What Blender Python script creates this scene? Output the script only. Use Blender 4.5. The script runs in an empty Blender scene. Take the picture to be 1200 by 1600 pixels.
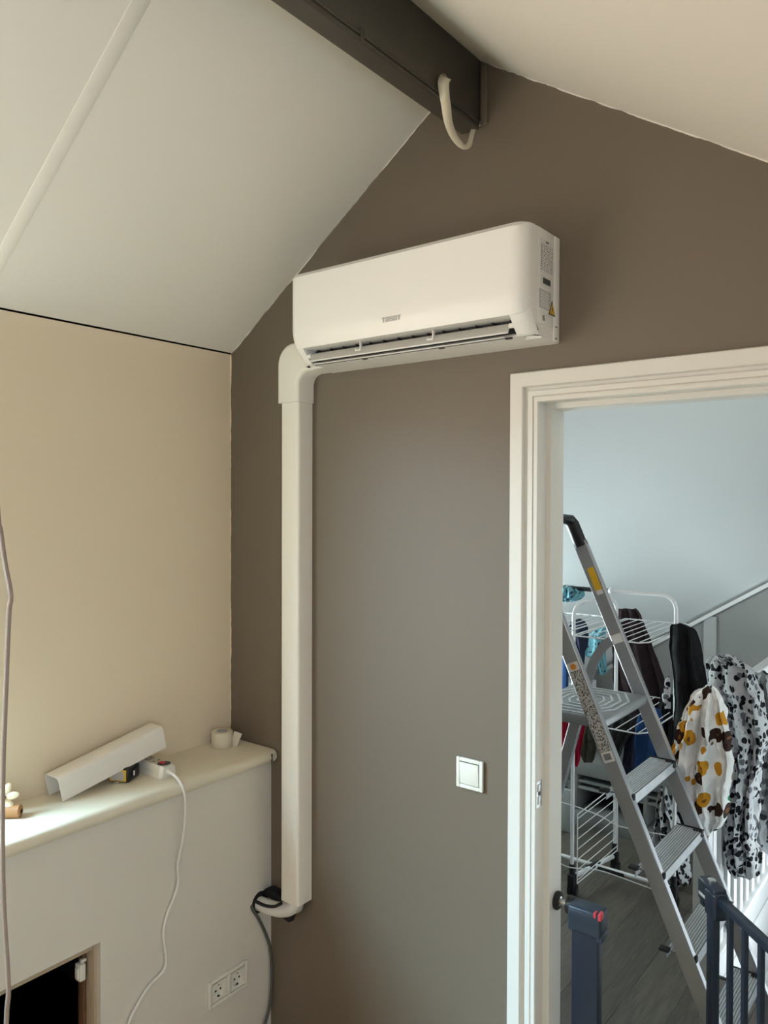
import bpy, bmesh, math, random
from mathutils import Vector, Matrix, noise
C = bpy.context.scene.collection
SC = bpy.context.scene
R = random.Random(7)

# ---------------------------------------------------------------- camera
FPX, YAW, PIT, ROL = 1217.245, 0.6590, -0.0144, 0.0031
CAM = Vector((2.0328, -1.7733, 1.7685))
F_ = Vector((-math.sin(YAW)*math.cos(PIT), math.cos(YAW)*math.cos(PIT), math.sin(PIT)))
R0 = Vector((math.cos(YAW), math.sin(YAW), 0)); U0 = R0.cross(F_)
R_ = R0*math.cos(ROL) + U0*math.sin(ROL); U_ = U0*math.cos(ROL) - R0*math.sin(ROL)
cd = bpy.data.cameras.new('camera'); cam = bpy.data.objects.new('camera', cd); C.objects.link(cam)
cd.sensor_fit = 'VERTICAL'; cd.sensor_height = 36.0; cd.lens = FPX/1600*36.0; cd.clip_start = .02
m = Matrix((R_, U_, -F_)).transposed().to_4x4(); m.translation = CAM; cam.matrix_world = m
SC.camera = cam

# ---------------------------------------------------------------- world, lights, exposure
SC.view_settings.view_transform = 'Standard'; SC.view_settings.look = 'None'
SC.view_settings.gamma = 1.0; SC.view_settings.use_curve_mapping = False
SC.view_settings.exposure = 0.0
w = bpy.data.worlds.new('world'); SC.world = w; w.use_nodes = True
w.node_tree.nodes['Background'].inputs[0].default_value = (1, .77, .68, 1)
w.node_tree.nodes['Background'].inputs[1].default_value = 4.96

def area(name, loc, direction, sx, sy, power, col, spread=180):
    l = bpy.data.lights.new(name, 'AREA'); l.shape = 'RECTANGLE'; l.size = sx; l.size_y = sy
    l.energy = power; l.color = col; l.spread = math.radians(spread)
    o = bpy.data.objects.new(name, l); C.objects.link(o); o.location = loc
    o.rotation_euler = Vector(direction).to_track_quat('-Z', 'Y').to_euler()
    return o
# daylight of assumed windows, none in view: left window (out of frame to the left), roof fill on the right, and the landing windows
area('assumed_window_daylight', (-1.3, -2.6, 3.0), (1, .42, -.92), 2.2, 1.5, 745, (.415, .752, 1))  # left window assumed from where its light and shadow fall
area('assumed_roof_fill_light', (2.75, -2.2, 1.62), (-1, .15, -.30), 1.0, .7, 18.5, (.42, .62, 1))  # added fill light, aimed sideways at the left wall; roof window only assumed
area('assumed_stair_daylight', (2.12, 1.95, .25), (-1, 0, .05), 1.0, 1.1, 13, (.86, .95, 1), 140)  # lamp added for an assumed stair window, not in view
area('assumed_landing_daylight', (-.60, 1.55, 1.0), (.75, .05, 1), .9, .6, 82, (.83, .96, 1), 130)  # lamp added low on the left; landing window there is assumed

# ---------------------------------------------------------------- materials
def s2l(c): return c/12.92 if c <= .04045 else ((c+.055)/1.055)**2.4
def rgb(r, g, b): return (s2l(r/255), s2l(g/255), s2l(b/255), 1)
class NT:
    def __init__(s, name):
        s.m = bpy.data.materials.new(name); s.m.use_nodes = True
        s.t = s.m.node_tree; s.b = s.t.nodes['Principled BSDF']
    def n(s, typ, **kw):
        nd = s.t.nodes.new(typ)
        for k, v in kw.items(): setattr(nd, k, v)
        return nd
    def l(s, a, b): s.t.links.new(a, b)
    def coord(s, kind='Object', scale=(1, 1, 1)):
        tc = s.n('ShaderNodeTexCoord'); mp = s.n('ShaderNodeMapping'); mp.inputs['Scale'].default_value = scale
        s.l(tc.outputs[kind], mp.inputs['Vector']); return mp.outputs[0]
def mat(name, col, rough=.6, metal=0, var=.04, nscale=6, bump=.0, bscale=80, spec=.5, stretch=(1, 1, 1), coat=0):
    k = NT(name); b = k.b
    b.inputs['Roughness'].default_value = rough; b.inputs['Metallic'].default_value = metal
    b.inputs['Specular IOR Level'].default_value = spec
    if coat: b.inputs['Coat Weight'].default_value = coat
    v = k.coord('Object', stretch)
    nz = k.n('ShaderNodeTexNoise'); nz.inputs['Scale'].default_value = nscale; nz.inputs['Detail'].default_value = 4
    k.l(v, nz.inputs['Vector'])
    mx = k.n('ShaderNodeMix', data_type='RGBA')
    mx.inputs['A'].default_value = tuple(c*(1-var) for c in col[:3])+(1,)
    mx.inputs['B'].default_value = tuple(min(1, c*(1+var)) for c in col[:3])+(1,)
    k.l(nz.outputs['Fac'], mx.inputs['Factor']); k.l(mx.outputs['Result'], b.inputs['Base Color'])
    if bump:
        n2 = k.n('ShaderNodeTexNoise'); n2.inputs['Scale'].default_value = bscale; n2.inputs['Detail'].default_value = 3
        k.l(v, n2.inputs['Vector'])
        bp = k.n('ShaderNodeBump'); bp.inputs['Strength'].default_value = bump; bp.inputs['Distance'].default_value = .002
        k.l(n2.outputs['Fac'], bp.inputs['Height']); k.l(bp.outputs[0], b.inputs['Normal'])
    return k.m
M = {}
M['taupe'] = mat('taupe_wall_paint', rgb(113, 101, 86), .5, bump=.08, bscale=220, var=.02, nscale=3)
M['cream'] = mat('cream_wall_paint', rgb(240, 223, 193), .7, bump=.06, bscale=200, var=.015, nscale=3)
M['ceil'] = mat('white_ceiling_paint', rgb(233, 226, 213), .75, bump=.05, bscale=160, var=.012, nscale=2)
M['boxp'] = mat('white_box_paint', rgb(222, 216, 203), .6, bump=.06, bscale=150, var=.02, nscale=4)
M['sill'] = mat('cream_sill_laminate', rgb(228, 218, 194), .35, var=.03, nscale=14)
M['beam'] = mat('dark_brown_beam_paint', rgb(74, 68, 60), .42, bump=.1, bscale=40, var=.08, nscale=8)
M['trimw'] = mat('cream_gloss_trim_paint', rgb(222, 218, 208), .4, var=.02, nscale=5, bump=.05, bscale=60)
M['acw'] = mat('white_ac_plastic', rgb(240, 236, 228), .35, var=.01)
M['acg'] = mat('grey_plastic_and_flap_shade', rgb(188, 184, 176), .4, var=.02)
M['acd'] = mat('dark_ac_cavity', rgb(40, 38, 36), .6, var=.1)
M['logo'] = mat('pale_grey_logo', rgb(190, 187, 182), .3)
M['duct'] = mat('cream_duct_plastic', rgb(238, 232, 220), .38, var=.015)
M['plastic'] = mat('white_socket_plastic', rgb(234, 230, 216), .3, var=.015)
M['socketin'] = mat('socket_well_plastic', rgb(205, 198, 180), .35, var=.02)
M['black'] = mat('black_plastic', rgb(22, 22, 24), .45, var=.15)
M['rubber'] = mat('black_rubber', rgb(18, 18, 19), .7, var=.15)
M['yellow'] = mat('yellow_plastic', rgb(226, 180, 40), .4, var=.05)
M['ink'] = mat('dark_print_and_shade', rgb(74, 72, 70), .5)
M['paper'] = mat('pale_label_paper', rgb(228, 225, 218), .5, var=.03)
M['greyink'] = mat('grey_print', rgb(186, 184, 180), .5)
M['void'] = mat('dark_wood_and_shade', rgb(26, 22, 18), .9, var=.2)  # near-black colour also carries the shade inside closed cavities
M['wood'] = mat('raw_pine', rgb(186, 168, 142), .7, var=.22, nscale=5, stretch=(12, 12, 1), bump=.2, bscale=20)
M['woodd'] = mat('dark_stained_wood', rgb(104, 72, 46), .65, var=.2, nscale=5, stretch=(12, 12, 1))
M['cablew'] = mat('white_cable_sheath', rgb(232, 228, 220), .45)
M['cableg'] = mat('grey_cable_sheath', rgb(84, 82, 78), .5)
M['cableb'] = mat('taupe_cable_sheath', rgb(150, 132, 118), .5)
M['alu'] = mat('worn_aluminium', rgb(172, 174, 177), .36, metal=.6, var=.16, nscale=9, bump=.1, bscale=60)
M['alur'] = mat('bright_rib_aluminium', rgb(214, 219, 222), .3, metal=.45, var=.2, nscale=30)
M['alud'] = mat('groove_shade_aluminium', rgb(128, 132, 136), .4, metal=.6, var=.22, nscale=24)
M['plat'] = mat('grey_platform_plastic', rgb(140, 145, 147), .35, metal=.3, var=.1, nscale=14)
M['steel'] = mat('bright_steel', rgb(200, 200, 200), .25, metal=1)
M['rackw'] = mat('white_rack_enamel', rgb(222, 224, 224), .35, var=.03)
M['navy'] = mat('slate_blue_gate_lacquer', rgb(34, 46, 58), .42, var=.06)
M['navyp'] = mat('navy_post_lacquer', rgb(15, 27, 42), .42, var=.06)
M['navyd'] = mat('dark_gate_lacquer', rgb(26, 33, 44), .4, var=.08)
M['red'] = mat('red_indicator', rgb(196, 58, 68), .4)
M['white'] = mat('white_joinery_paint', rgb(226, 228, 228), .45, var=.02)
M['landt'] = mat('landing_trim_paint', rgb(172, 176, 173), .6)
M['unit'] = mat('shade_grey_furniture', rgb(116, 118, 116), .55, var=.05)  # grey carries the shade at the back of the landing
M['oak'] = mat('warm_oak_floor', rgb(186, 156, 120), .5, var=.12, nscale=6, stretch=(8, 1, 1))
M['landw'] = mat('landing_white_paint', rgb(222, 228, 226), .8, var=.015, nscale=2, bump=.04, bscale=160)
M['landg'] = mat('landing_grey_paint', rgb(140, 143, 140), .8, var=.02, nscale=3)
M['tan'] = mat('turned_wood', rgb(168, 118, 72), .5, var=.15, nscale=10)
M['petal'] = mat('cream_painted_wood', rgb(240, 228, 196), .5, var=.03)
M['tape'] = mat('cream_tape', rgb(226, 216, 190), .6, var=.04, nscale=20)
M['orange'] = mat('orange_sticker', rgb(222, 140, 48), .5)

def floor_mat():
    k = NT('grey_oak_laminate'); b = k.b; b.inputs['Roughness'].default_value = .45
    v = k.coord('Object', (22, 1.6, 1))
    oi = k.n('ShaderNodeObjectInfo'); ad = k.n('ShaderNodeVectorMath', operation='MULTIPLY_ADD')
    ad.inputs[1].default_value = (31, 17, 5); k.l(oi.outputs['Random'], ad.inputs[0]); k.l(v, ad.inputs[2])
    nz = k.n('ShaderNodeTexNoise'); nz.inputs['Scale'].default_value = 3.2; nz.inputs['Detail'].default_value = 8; nz.inputs['Distortion'].default_value = 1.2
    k.l(ad.outputs[0], nz.inputs['Vector'])
    cr = k.n('ShaderNodeValToRGB'); e = cr.color_ramp.elements
    e[0].position = .3; e[0].color = rgb(74, 69, 61); e[1].position = .7; e[1].color = rgb(99, 93, 83)
    k.l(nz.outputs['Fac'], cr.inputs[0])
    hs = k.n('ShaderNodeHueSaturation'); mr = k.n('ShaderNodeMapRange'); mr.inputs[3].default_value = .88; mr.inputs[4].default_value = 1.1
    k.l(oi.outputs['Random'], mr.inputs[0]); k.l(mr.outputs[0], hs.inputs['Value']); k.l(cr.outputs[0], hs.inputs['Color'])
    k.l(hs.outputs[0], b.inputs['Base Color']); return k.m
M['floor'] = floor_mat()

def cloth(name, col, var=.15, rough=.9, wr=.5, nscale=10):
    k = NT(name); b = k.b; b.inputs['Roughness'].default_value = rough; b.inputs['Specular IOR Level'].default_value = .2
    v = k.coord('Object')
    nz = k.n('ShaderNodeTexNoise'); nz.inputs['Scale'].default_value = nscale; nz.inputs['Detail'].default_value = 5; k.l(v, nz.inputs['Vector'])
    mx = k.n('ShaderNodeMix', data_type='RGBA')
    mx.inputs['A'].default_value = tuple(c*(1-var) for c in col[:3])+(1,); mx.inputs['B'].default_value = tuple(min(1, c*(1+var)) for c in col[:3])+(1,)
    k.l(nz.outputs['Fac'], mx.inputs['Factor']); k.l(mx.outputs['Result'], b.inputs['Base Color'])
    wrinkle(k, v, wr); return k.m
def wrinkle(k, v, wr):
    n2 = k.n('ShaderNodeTexNoise'); n2.inputs['Scale'].default_value = 16; n2.inputs['Detail'].default_value = 5; n2.inputs['Distortion'].default_value = .8
    k.l(v, n2.inputs['Vector'])
    bp = k.n('ShaderNodeBump'); bp.inputs['Strength'].default_value = wr; bp.inputs['Distance'].default_value = .02
    k.l(n2.outputs['Fac'], bp.inputs['Height']); k.l(bp.outputs[0], k.b.inputs['Normal'])
def spots(name, base, dark, mid, scale, thr, wr=.5, stretch=(1, 1, 1)):
    """animal-spot cotton: irregular round spots, a few of them grey"""
    k = NT(name); k.b.inputs['Roughness'].default_value = .85; k.b.inputs['Specular IOR Level'].default_value = .2
    v0 = k.coord('Object'); v = k.coord('Object', stretch)
    nz = k.n('ShaderNodeTexNoise'); nz.inputs['Scale'].default_value = scale*1.1; nz.inputs['Detail'].default_value = 2; k.l(v, nz.inputs['Vector'])
    mix = k.n('ShaderNodeMix', data_type='VECTOR'); mix.inputs['Factor'].default_value = .016
    k.l(v, mix.inputs[4]); k.l(nz.outputs['Color'], mix.inputs[5])
    vo = k.n('ShaderNodeTexVoronoi'); vo.inputs['Scale'].default_value = scale; vo.inputs['Randomness'].default_value = .8
    k.l(mix.outputs[1], vo.inputs['Vector'])
    sx = k.n('ShaderNodeSeparateColor'); k.l(vo.outputs['Color'], sx.inputs[0])
    th = k.n('ShaderNodeMath', operation='MULTIPLY_ADD'); th.inputs[1].default_value = .16; th.inputs[2].default_value = thr; k.l(sx.outputs[1], th.inputs[0])
    lt = k.n('ShaderNodeMath', operation='LESS_THAN'); k.l(vo.outputs['Distance'], lt.inputs[0]); k.l(th.outputs[0], lt.inputs[1])
    g = k.n('ShaderNodeMath', operation='GREATER_THAN'); g.inputs[1].default_value = .68; k.l(sx.outputs[0], g.inputs[0])
    m1 = k.n('ShaderNodeMix', data_type='RGBA'); m1.inputs['A'].default_value = dark; m1.inputs['B'].default_value = mid; k.l(g.outputs[0], m1.inputs['Factor'])
    m2 = k.n('ShaderNodeMix', data_type='RGBA'); m2.inputs['A'].default_value = base; k.l(m1.outputs['Result'], m2.inputs['B']); k.l(lt.outputs[0], m2.inputs['Factor'])
    k.l(m2.outputs['Result'], k.b.inputs['Base Color']); wrinkle(k, v0, wr); return k.m
def patches(name):
    """white cotton printed with scattered brown and mustard patches, each with a small pale ring"""
    k = NT(name); k.b.inputs['Roughness'].default_value = .85; k.b.inputs['Specular IOR Level'].default_value = .2
    v = k.coord('Object', (1, .35, .75))
    nz = k.n('ShaderNodeTexNoise'); nz.inputs['Scale'].default_value = 34; nz.inputs['Detail'].default_value = 1; k.l(v, nz.inputs['Vector'])
    mix = k.n('ShaderNodeMix', data_type='VECTOR'); mix.inputs['Factor'].default_value = .022
    k.l(v, mix.inputs[4]); k.l(nz.outputs['Color'], mix.inputs[5])
    vo = k.n('ShaderNodeTexVoronoi'); vo.inputs['Scale'].default_value = 23; vo.inputs['Randomness'].default_value = .9; k.l(mix.outputs[1], vo.inputs['Vector'])
    sx = k.n('ShaderNodeSeparateColor'); k.l(vo.outputs['Color'], sx.inputs[0])
    cr = k.n('ShaderNodeValToRGB'); cr.color_ramp.interpolation = 'CONSTANT'; e = cr.color_ramp.elements
    W = rgb(232, 232, 228)
    e[0].position = 0; e[0].color = rgb(52, 34, 26); e[1].position = .36; e[1].color = rgb(196, 138, 36)
    a = e.new(.68); a.color = W; a = e.new(.95); a.color = rgb(40, 140, 90)
    k.l(sx.outputs[0], cr.inputs[0])
    lt = k.n('ShaderNodeMath', operation='LESS_THAN'); k.l(vo.outputs['Distance'], lt.inputs[0]); lt.inputs[1].default_value = .47
    l2 = k.n('ShaderNodeMath', operation='LESS_THAN'); k.l(vo.outputs['Distance'], l2.inputs[0]); l2.inputs[1].default_value = .15
    m0 = k.n('ShaderNodeMix', data_type='RGBA'); k.l(l2.outputs[0], m0.inputs['Factor']); k.l(cr.outputs[0], m0.inputs['A']); m0.inputs['B'].default_value = rgb(120, 78, 40)
    m2 = k.n('ShaderNodeMix', data_type='RGBA'); m2.inputs['A'].default_value = W; k.l(m0.outputs['Result'], m2.inputs['B']); k.l(lt.outputs[0], m2.inputs['Factor'])
    k.l(m2.outputs['Result'], k.b.inputs['Base Color']); wrinkle(k, k.coord('Object'), .35); return k.m
def label_mat():
    k = NT('printed_label'); k.b.inputs['Roughness'].default_value = .5
    v = k.coord('Object', (1, 1, 1))
    nz = k.n('ShaderNodeTexNoise'); nz.inputs['Scale'].default_value = 240; nz.inputs['Detail'].default_value = 2; k.l(v, nz.inputs['Vector'])
    gt = k.n('ShaderNodeMath', operation='GREATER_THAN'); gt.inputs[1].default_value = .55; k.l(nz.outputs['Fac'], gt.inputs[0])
    mx = k.n('ShaderNodeMix', data_type='RGBA'); mx.inputs['A'].default_value = rgb(196, 192, 184); mx.inputs['B'].default_value = rgb(58, 56, 54)
    k.l(gt.outputs[0], mx.inputs['Factor']); k.l(mx.outputs['Result'], k.b.inputs['Base Color']); return k.m
M['label'] = label_mat()
M['leo'] = spots('leopard_cotton', rgb(180, 183, 185), rgb(16, 16, 20), rgb(100, 102, 108), 37, .37)
M['leo2'] = spots('grey_leopard_cotton', rgb(150, 154, 156), rgb(44, 46, 50), rgb(96, 100, 104), 26, .34)
M['teal'] = spots('teal_dotted_cotton', rgb(108, 160, 170), rgb(36, 62, 80), rgb(70, 112, 124), 46, .22)
M['print'] = patches('bird_print_cotton')
M['c_black'] = cloth('black_knit', rgb(20, 20, 22), .3)
M['c_brown'] = cloth('dark_patterned_trouser', rgb(40, 30, 32), .5, nscale=30)
M['c_navy'] = cloth('navy_jersey', rgb(34, 40, 58), .25)
M['c_blue'] = cloth('blue_denim', rgb(40, 72, 120), .25)
M['c_dnavy'] = cloth('dark_navy_denim', rgb(22, 28, 44), .25)
M['c_red'] = cloth('crimson_jersey', rgb(160, 22, 52), .15)
M['c_olive'] = cloth('olive_grey_jersey', rgb(62, 62, 54), .25)
M['c_char'] = cloth('charcoal_jersey', rgb(40, 42, 42), .25)
M['c_grey'] = cloth('grey_jersey', rgb(150, 150, 148), .12)

# ---------------------------------------------------------------- mesh helpers
def obj(name, bm, m_, parent=None, smooth=40):
    me = bpy.data.meshes.new(name); bmesh.ops.recalc_face_normals(bm, faces=bm.faces); bm.to_mesh(me); bm.free()
    if smooth:
        for p in me.polygons: p.use_smooth = True
        me.set_sharp_from_angle(angle=math.radians(smooth))
    me.materials.append(M[m_] if isinstance(m_, str) else m_)
    o = bpy.data.objects.new(name, me); C.objects.link(o)
    if parent is not None:
        o.parent = parent; o.matrix_parent_inverse = wm(parent).inverted()
    return o
def wm(o):
    if o.parent is None: return o.matrix_basis.copy()
    return wm(o.parent) @ o.matrix_parent_inverse @ o.matrix_basis
def empty(name, loc):
    o = bpy.data.objects.new(name, None); C.objects.link(o); o.location = loc; o.empty_display_size = .05; return o
def tag(o, label, cat, group=None, kind=None):
    o['label'] = label; o['category'] = cat
    if group: o['group'] = group
    if kind: o['kind'] = kind
    return o
def thing(name, loc, label, cat, group=None): return tag(empty(name, loc), label, cat, group)
def struct(o, label=None):
    o['kind'] = 'structure'
    if label: o['label'] = label
    return o
def B(): return bmesh.new()
def box(bm, x0, x1, y0, y1, z0, z1, bev=0, seg=2, mtx=None):
    t = bmesh.new(); r = bmesh.ops.create_cube(t, size=1)
    for v in t.verts: v.co = Vector((x0+(v.co.x+.5)*(x1-x0), y0+(v.co.y+.5)*(y1-y0), z0+(v.co.z+.5)*(z1-z0)))
    if bev: bmesh.ops.bevel(t, geom=t.edges[:], offset=bev, segments=seg, profile=.5, affect='EDGES', clamp_overlap=True)
    if mtx is not None: bmesh.ops.transform(t, matrix=mtx, verts=t.verts)
    merge(bm, t); return bm
def merge(bm, t):
    vs = [bm.verts.new(v.co) for v in t.verts]; t.verts.index_update()
    for f in t.faces:
        try: bm.faces.new([vs[v.index] for v in f.verts])
        except ValueError: pass
    t.free()
def prism(bm, poly, d, axis):
    """poly: 3D points of a planar polygon, extruded by vector d"""
    a = [bm.verts.new(p) for p in poly]; b = [bm.verts.new(Vector(p)+Vector(d)) for p in poly]; n = len(a)
    bm.faces.new(a[::-1]); bm.faces.new(b)
    for i in range(n): bm.faces.new((a[i], a[(i+1) % n], b[(i+1) % n], b[i]))
    return bm
def crom(pts, k=6):
    pts = [Vector(p) for p in pts]
    if len(pts) < 3: return pts
    P = [pts[0]*2-pts[1]]+pts+[pts[-1]*2-pts[-2]]; out = []
    for i in range(1, len(P)-2):
        for j in range(k):
            t = j/k; a, b, c, d = P[i-1:i+3]
            out.append(.5*((2*b)+(c-a)*t+(2*a-5*b+4*c-d)*t*t+(3*b-a-3*c+d)*t**3))
    out.append(pts[-1]); return out
def sweep(bm, path, prof, up=Vector((0, 0, 1)), closed=True, cap=True):
    """prof: list of (a, b) in the plane across the path (a along side, b along up-ish)"""
    path = [Vector(p) for p in path]; rings = []; side = None
    for i, p in enumerate(path):
        t = (path[min(i+1, len(path)-1)]-path[max(i-1, 0)]).normalized()
        if side is None:
            u = up if abs(t.dot(up)) < .95 else Vector((1, 0, 0))
            side = t.cross(u).normalized()
        else: side = (side-t*side.dot(t)).normalized()
        u2 = side.cross(t).normalized()
        rings.append([bm.verts.new(p+side*a+u2*b) for a, b in prof])
    n = len(prof)
    for r0, r1 in zip(rings, rings[1:]):
        for j in range(n if closed else n-1): bm.faces.new((r0[j], r0[(j+1) % n], r1[(j+1) % n], r1[j]))
    if cap and closed: bm.faces.new(rings[0][::-1]); bm.faces.new(rings[-1])
    return bm
def tube(bm, pts, r, n=8, smooth=0):
    if smooth: pts = crom(pts, smooth)
    return sweep(bm, pts, [(r*math.cos(2*math.pi*i/n), r*math.sin(2*math.pi*i/n)) for i in range(n)])
def cyl(bm, p, axis, r, h, n=20, r2=None):
    t = bmesh.new(); bmesh.ops.create_cone(t, cap_ends=True, segments=n, radius1=r, radius2=r if r2 is None else r2, depth=h)
    q = Vector((0, 0, 1)).rotation_difference(Vector(axis).normalized()).to_matrix().to_4x4(); q.translation = Vector(p)
    bmesh.ops.transform(t, matrix=q, verts=t.verts); merge(bm, t); return bm
def lathe(bm, p, prof, n=28, axis=(0, 0, 1)):
    q = Vector((0, 0, 1)).rotation_difference(Vector(axis).normalized()).to_matrix(); p = Vector(p)
    rings = [[bm.verts.new(p+q @ Vector((r*math.cos(2*math.pi*i/n), r*math.sin(2*math.pi*i/n), z))) for i in range(n)] for r, z in prof]
    for a, b in zip(rings, rings[1:]):
        for i in range(n): bm.faces.new((a[i], a[(i+1) % n], b[(i+1) % n], b[i]))
    bm.faces.new(rings[0][::-1]); bm.faces.new(rings[-1]); return bm
def ball(bm, p, rx, ry, rz, seg=16, rot=None):
    t = bmesh.new(); bmesh.ops.create_uvsphere(t, u_segments=seg, v_segments=max(6, seg//2), radius=1)
    mt = Matrix.Diagonal((rx, ry, rz, 1))
    if rot is not None: mt = rot.to_4x4() @ mt
    mt.translation = Vector(p); bmesh.ops.transform(t, matrix=mt, verts=t.verts); merge(bm, t); return bm
def frame_between(p0, p1, up=(0, 0, 1)):
    """matrix with local x from p0 to p1, origin p0"""
    p0, p1 = Vector(p0), Vector(p1); x = (p1-p0).normalized(); z = Vector(up); z = (z-x*z.dot(x)).normalized(); y = z.cross(x)
    mt = Matrix((x, y, z)).transposed().to_4x4(); mt.translation = p0; return mt
def at(u, v, Y):
    """point of the upright plane y = Y that the reference shows at (u, v); used to read the garments' real outlines off their real planes"""
    d = F_ + R_*((u-600)/FPX) - U_*((v-800)/FPX); return CAM + d*((Y-CAM.y)/d.y)

# ================================================================ ROOM SHELL
SL, SR, RX, RZ = .704, -.637, .951, 2.931
def zl(x): return 2.262+SL*x
def zr(x): return RZ+SR*(x-RX)
D0, D1, DT = 1.165, 1.965, 2.0       # clear door opening
WT = .10
bm = B()
def wall_poly(pts): prism(bm, [(x, 0, z) for x, z in pts], (0, WT, 0), 'y')
wall_poly([(-1.2, -.1), (D0-.03, -.1), (D0-.03, zr(D0-.03)+.1), (RX, RZ+.1), (0, 2.362), (-1.2, 2.362)])
wall_poly([(D0-.03, DT+.03), (D1+.03, DT+.03), (D1+.03, zr(D1+.03)+.1), (D0-.03, zr(D0-.03)+.1)])
wall_poly([(D1+.03, -.1), (3.4, -.1), (3.4, 1.5), (D1+.03, zr(D1+.03)+.1)])
struct(obj('wall_back', bm, 'taupe', smooth=0))
Y0 = -3.7
WY0, WY1 = -2.95, -.92      # assumed left window opening (out of frame), light falls over the sill
bm = B(); box(bm, -.12, 0, WY1, 0, .93, 2.27); box(bm, -.12, 0, Y0, WY0, .93, 2.27)
box(bm, -.30, -.12, WY1, WY1+.03, .93, 2.27); box(bm, -.30, -.12, WY0-.03, WY0, .93, 2.27); box(bm, -.30, .0, WY0, WY1, 2.255, 2.275)
struct(obj('wall_left', bm, 'cream', smooth=0))
wn = empty('assumed_window_1', (-.27, -1.9, .96)); struct(wn)  # unseen window, assumed from the light on wall and sill
bm = B()
for k in range(3):
    yy = WY0+.02+(WY1-WY0-.04)*k/2; box(bm, -.29, -.24, yy-.025, yy+.025, .965, 2.255, .004)
box(bm, -.288, -.242, WY0, WY1, .965, 1.01, .004); box(bm, -.288, -.242, WY0, WY1, 2.21, 2.254, .004); obj('assumed_window_frame', bm, 'white', wn)
bm = B(); box(bm, 3.3, 3.42, Y0, 0, -.1, 1.5); struct(obj('wall_right', bm, 'cream', smooth=0))
bm = B(); prism(bm, [(-1.2, Y0, -.1), (3.4, Y0, -.1), (3.4, Y0, 1.5), (RX, Y0, RZ+.1), (0, Y0, 2.36), (-1.2, Y0, 2.36)], (0, -.1, 0), 'y')
struct(obj('wall_front', bm, 'cream', smooth=0))
bm = B(); prism(bm, [(.006, Y0, zl(.006)), (RX, Y0, zl(RX)+.001), (RX, Y0, zl(RX)+.05), (.006, Y0, zl(.006)+.05)], (0, -Y0-.001, 0), 'y')
struct(obj('ceiling_left', bm, 'ceil', smooth=0))
bm = B(); prism(bm, [(RX, Y0, RZ), (3.4, Y0, zr(3.4)), (3.4, Y0, zr(3.4)+.05), (RX, Y0, RZ+.05)], (0, -Y0-.001, 0), 'y')
struct(obj('ceiling_right', bm, 'ceil', smooth=0))
bm = B(); box(bm, -.03, .0, Y0, 0, 2.262, 2.29); struct(obj('trim_1', bm, 'beam', smooth=0))      # dark gap behind the ceiling edge
# cover strip over the joint of the ceiling boards, running up the left slope
n = Vector((SL, 0, -1)).normalized()
bm = B(); a = Vector((.01, -.858, zl(.01))); b = Vector((.90, -.858, zl(.90))); q = [a, b]
for yy0, yy1, h in ((-.860, -.826, .0035),):
    box(bm, 0, (b-a).length, 0, .034, -.0045, .001, .0015, 2, frame_between(a, b, -n) @ Matrix.Diagonal((1, 1, -1, 1)))
struct(obj('trim_2', bm, 'ceil'))
bm = B(); box(bm, -1.2, 3.4, Y0, .0, -.1, 0); struct(obj('floor', bm, 'oak', smooth=0))

# ragged edge where the pale ceiling paint meets the taupe wall
R.seed(5)
def ragged(p0, p1, dn, lo, hi, mt_, nm):
    p0, p1, dn = Vector(p0), Vector(p1), Vector(dn); n = int((p1-p0).length/.011); bm = B(); pr_ = None; h = lo
    for i in range(n+1):
        h = max(lo, min(hi, h+R.uniform(-.0016, .0016))); p = p0.lerp(p1, i/n)
        row = [bm.verts.new(p), bm.verts.new(p+dn*h), bm.verts.new(p+dn*h+Vector((0, .0006, 0))), bm.verts.new(p+Vector((0, .0006, 0)))]
        if pr_:
            for j in range(4): bm.faces.new((pr_[j], pr_[(j+1) % 4], row[(j+1) % 4], row[j]))
        pr_ = row
    struct(obj(nm, bm, mt_, smooth=0))
ragged((.006, -.0007, zl(.006)), (.925, -.0007, zl(.925)), Vector((SL, 0, -1)).normalized(), .0006, .0042, 'ceil', 'trim_6')
ragged((1.0, -.0007, zr(1.0)), (3.0, -.0007, zr(3.0)), Vector((SR, 0, -1)).normalized(), .0006, .0034, 'ceil', 'trim_7')
ragged((0, -.0007, .965), (0, -.0007, 2.26), (1, 0, 0), .0008, .0045, 'cream', 'trim_8')

# ridge beam: steel profile painted dark brown with a bottom flange
beam = empty('beam', (.94, -1.8, 2.75)); struct(beam)
bm = B(); box(bm, .930, .975, Y0, 0, 2.748, 3.02, .002); obj('web', bm, 'beam', beam)
bm = B(); box(bm, .926, .979, Y0, -.012, 2.734, 2.747, .004, 3); tube(bm, [(.974, Y0, 2.7535), (.974, -.012, 2.7535)], .005, 8); obj('bottom_flange', bm, 'beam', beam)
bm = B(); box(bm, .972, .981, -.50, -.485, 2.735, 2.765, .003); obj('weld', bm, 'beam', beam)
bm = B(); box(bm, .978, .998, -.010, 0, 2.745, 2.895, .003); obj('wall_patch', bm, 'taupe', beam)

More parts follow.
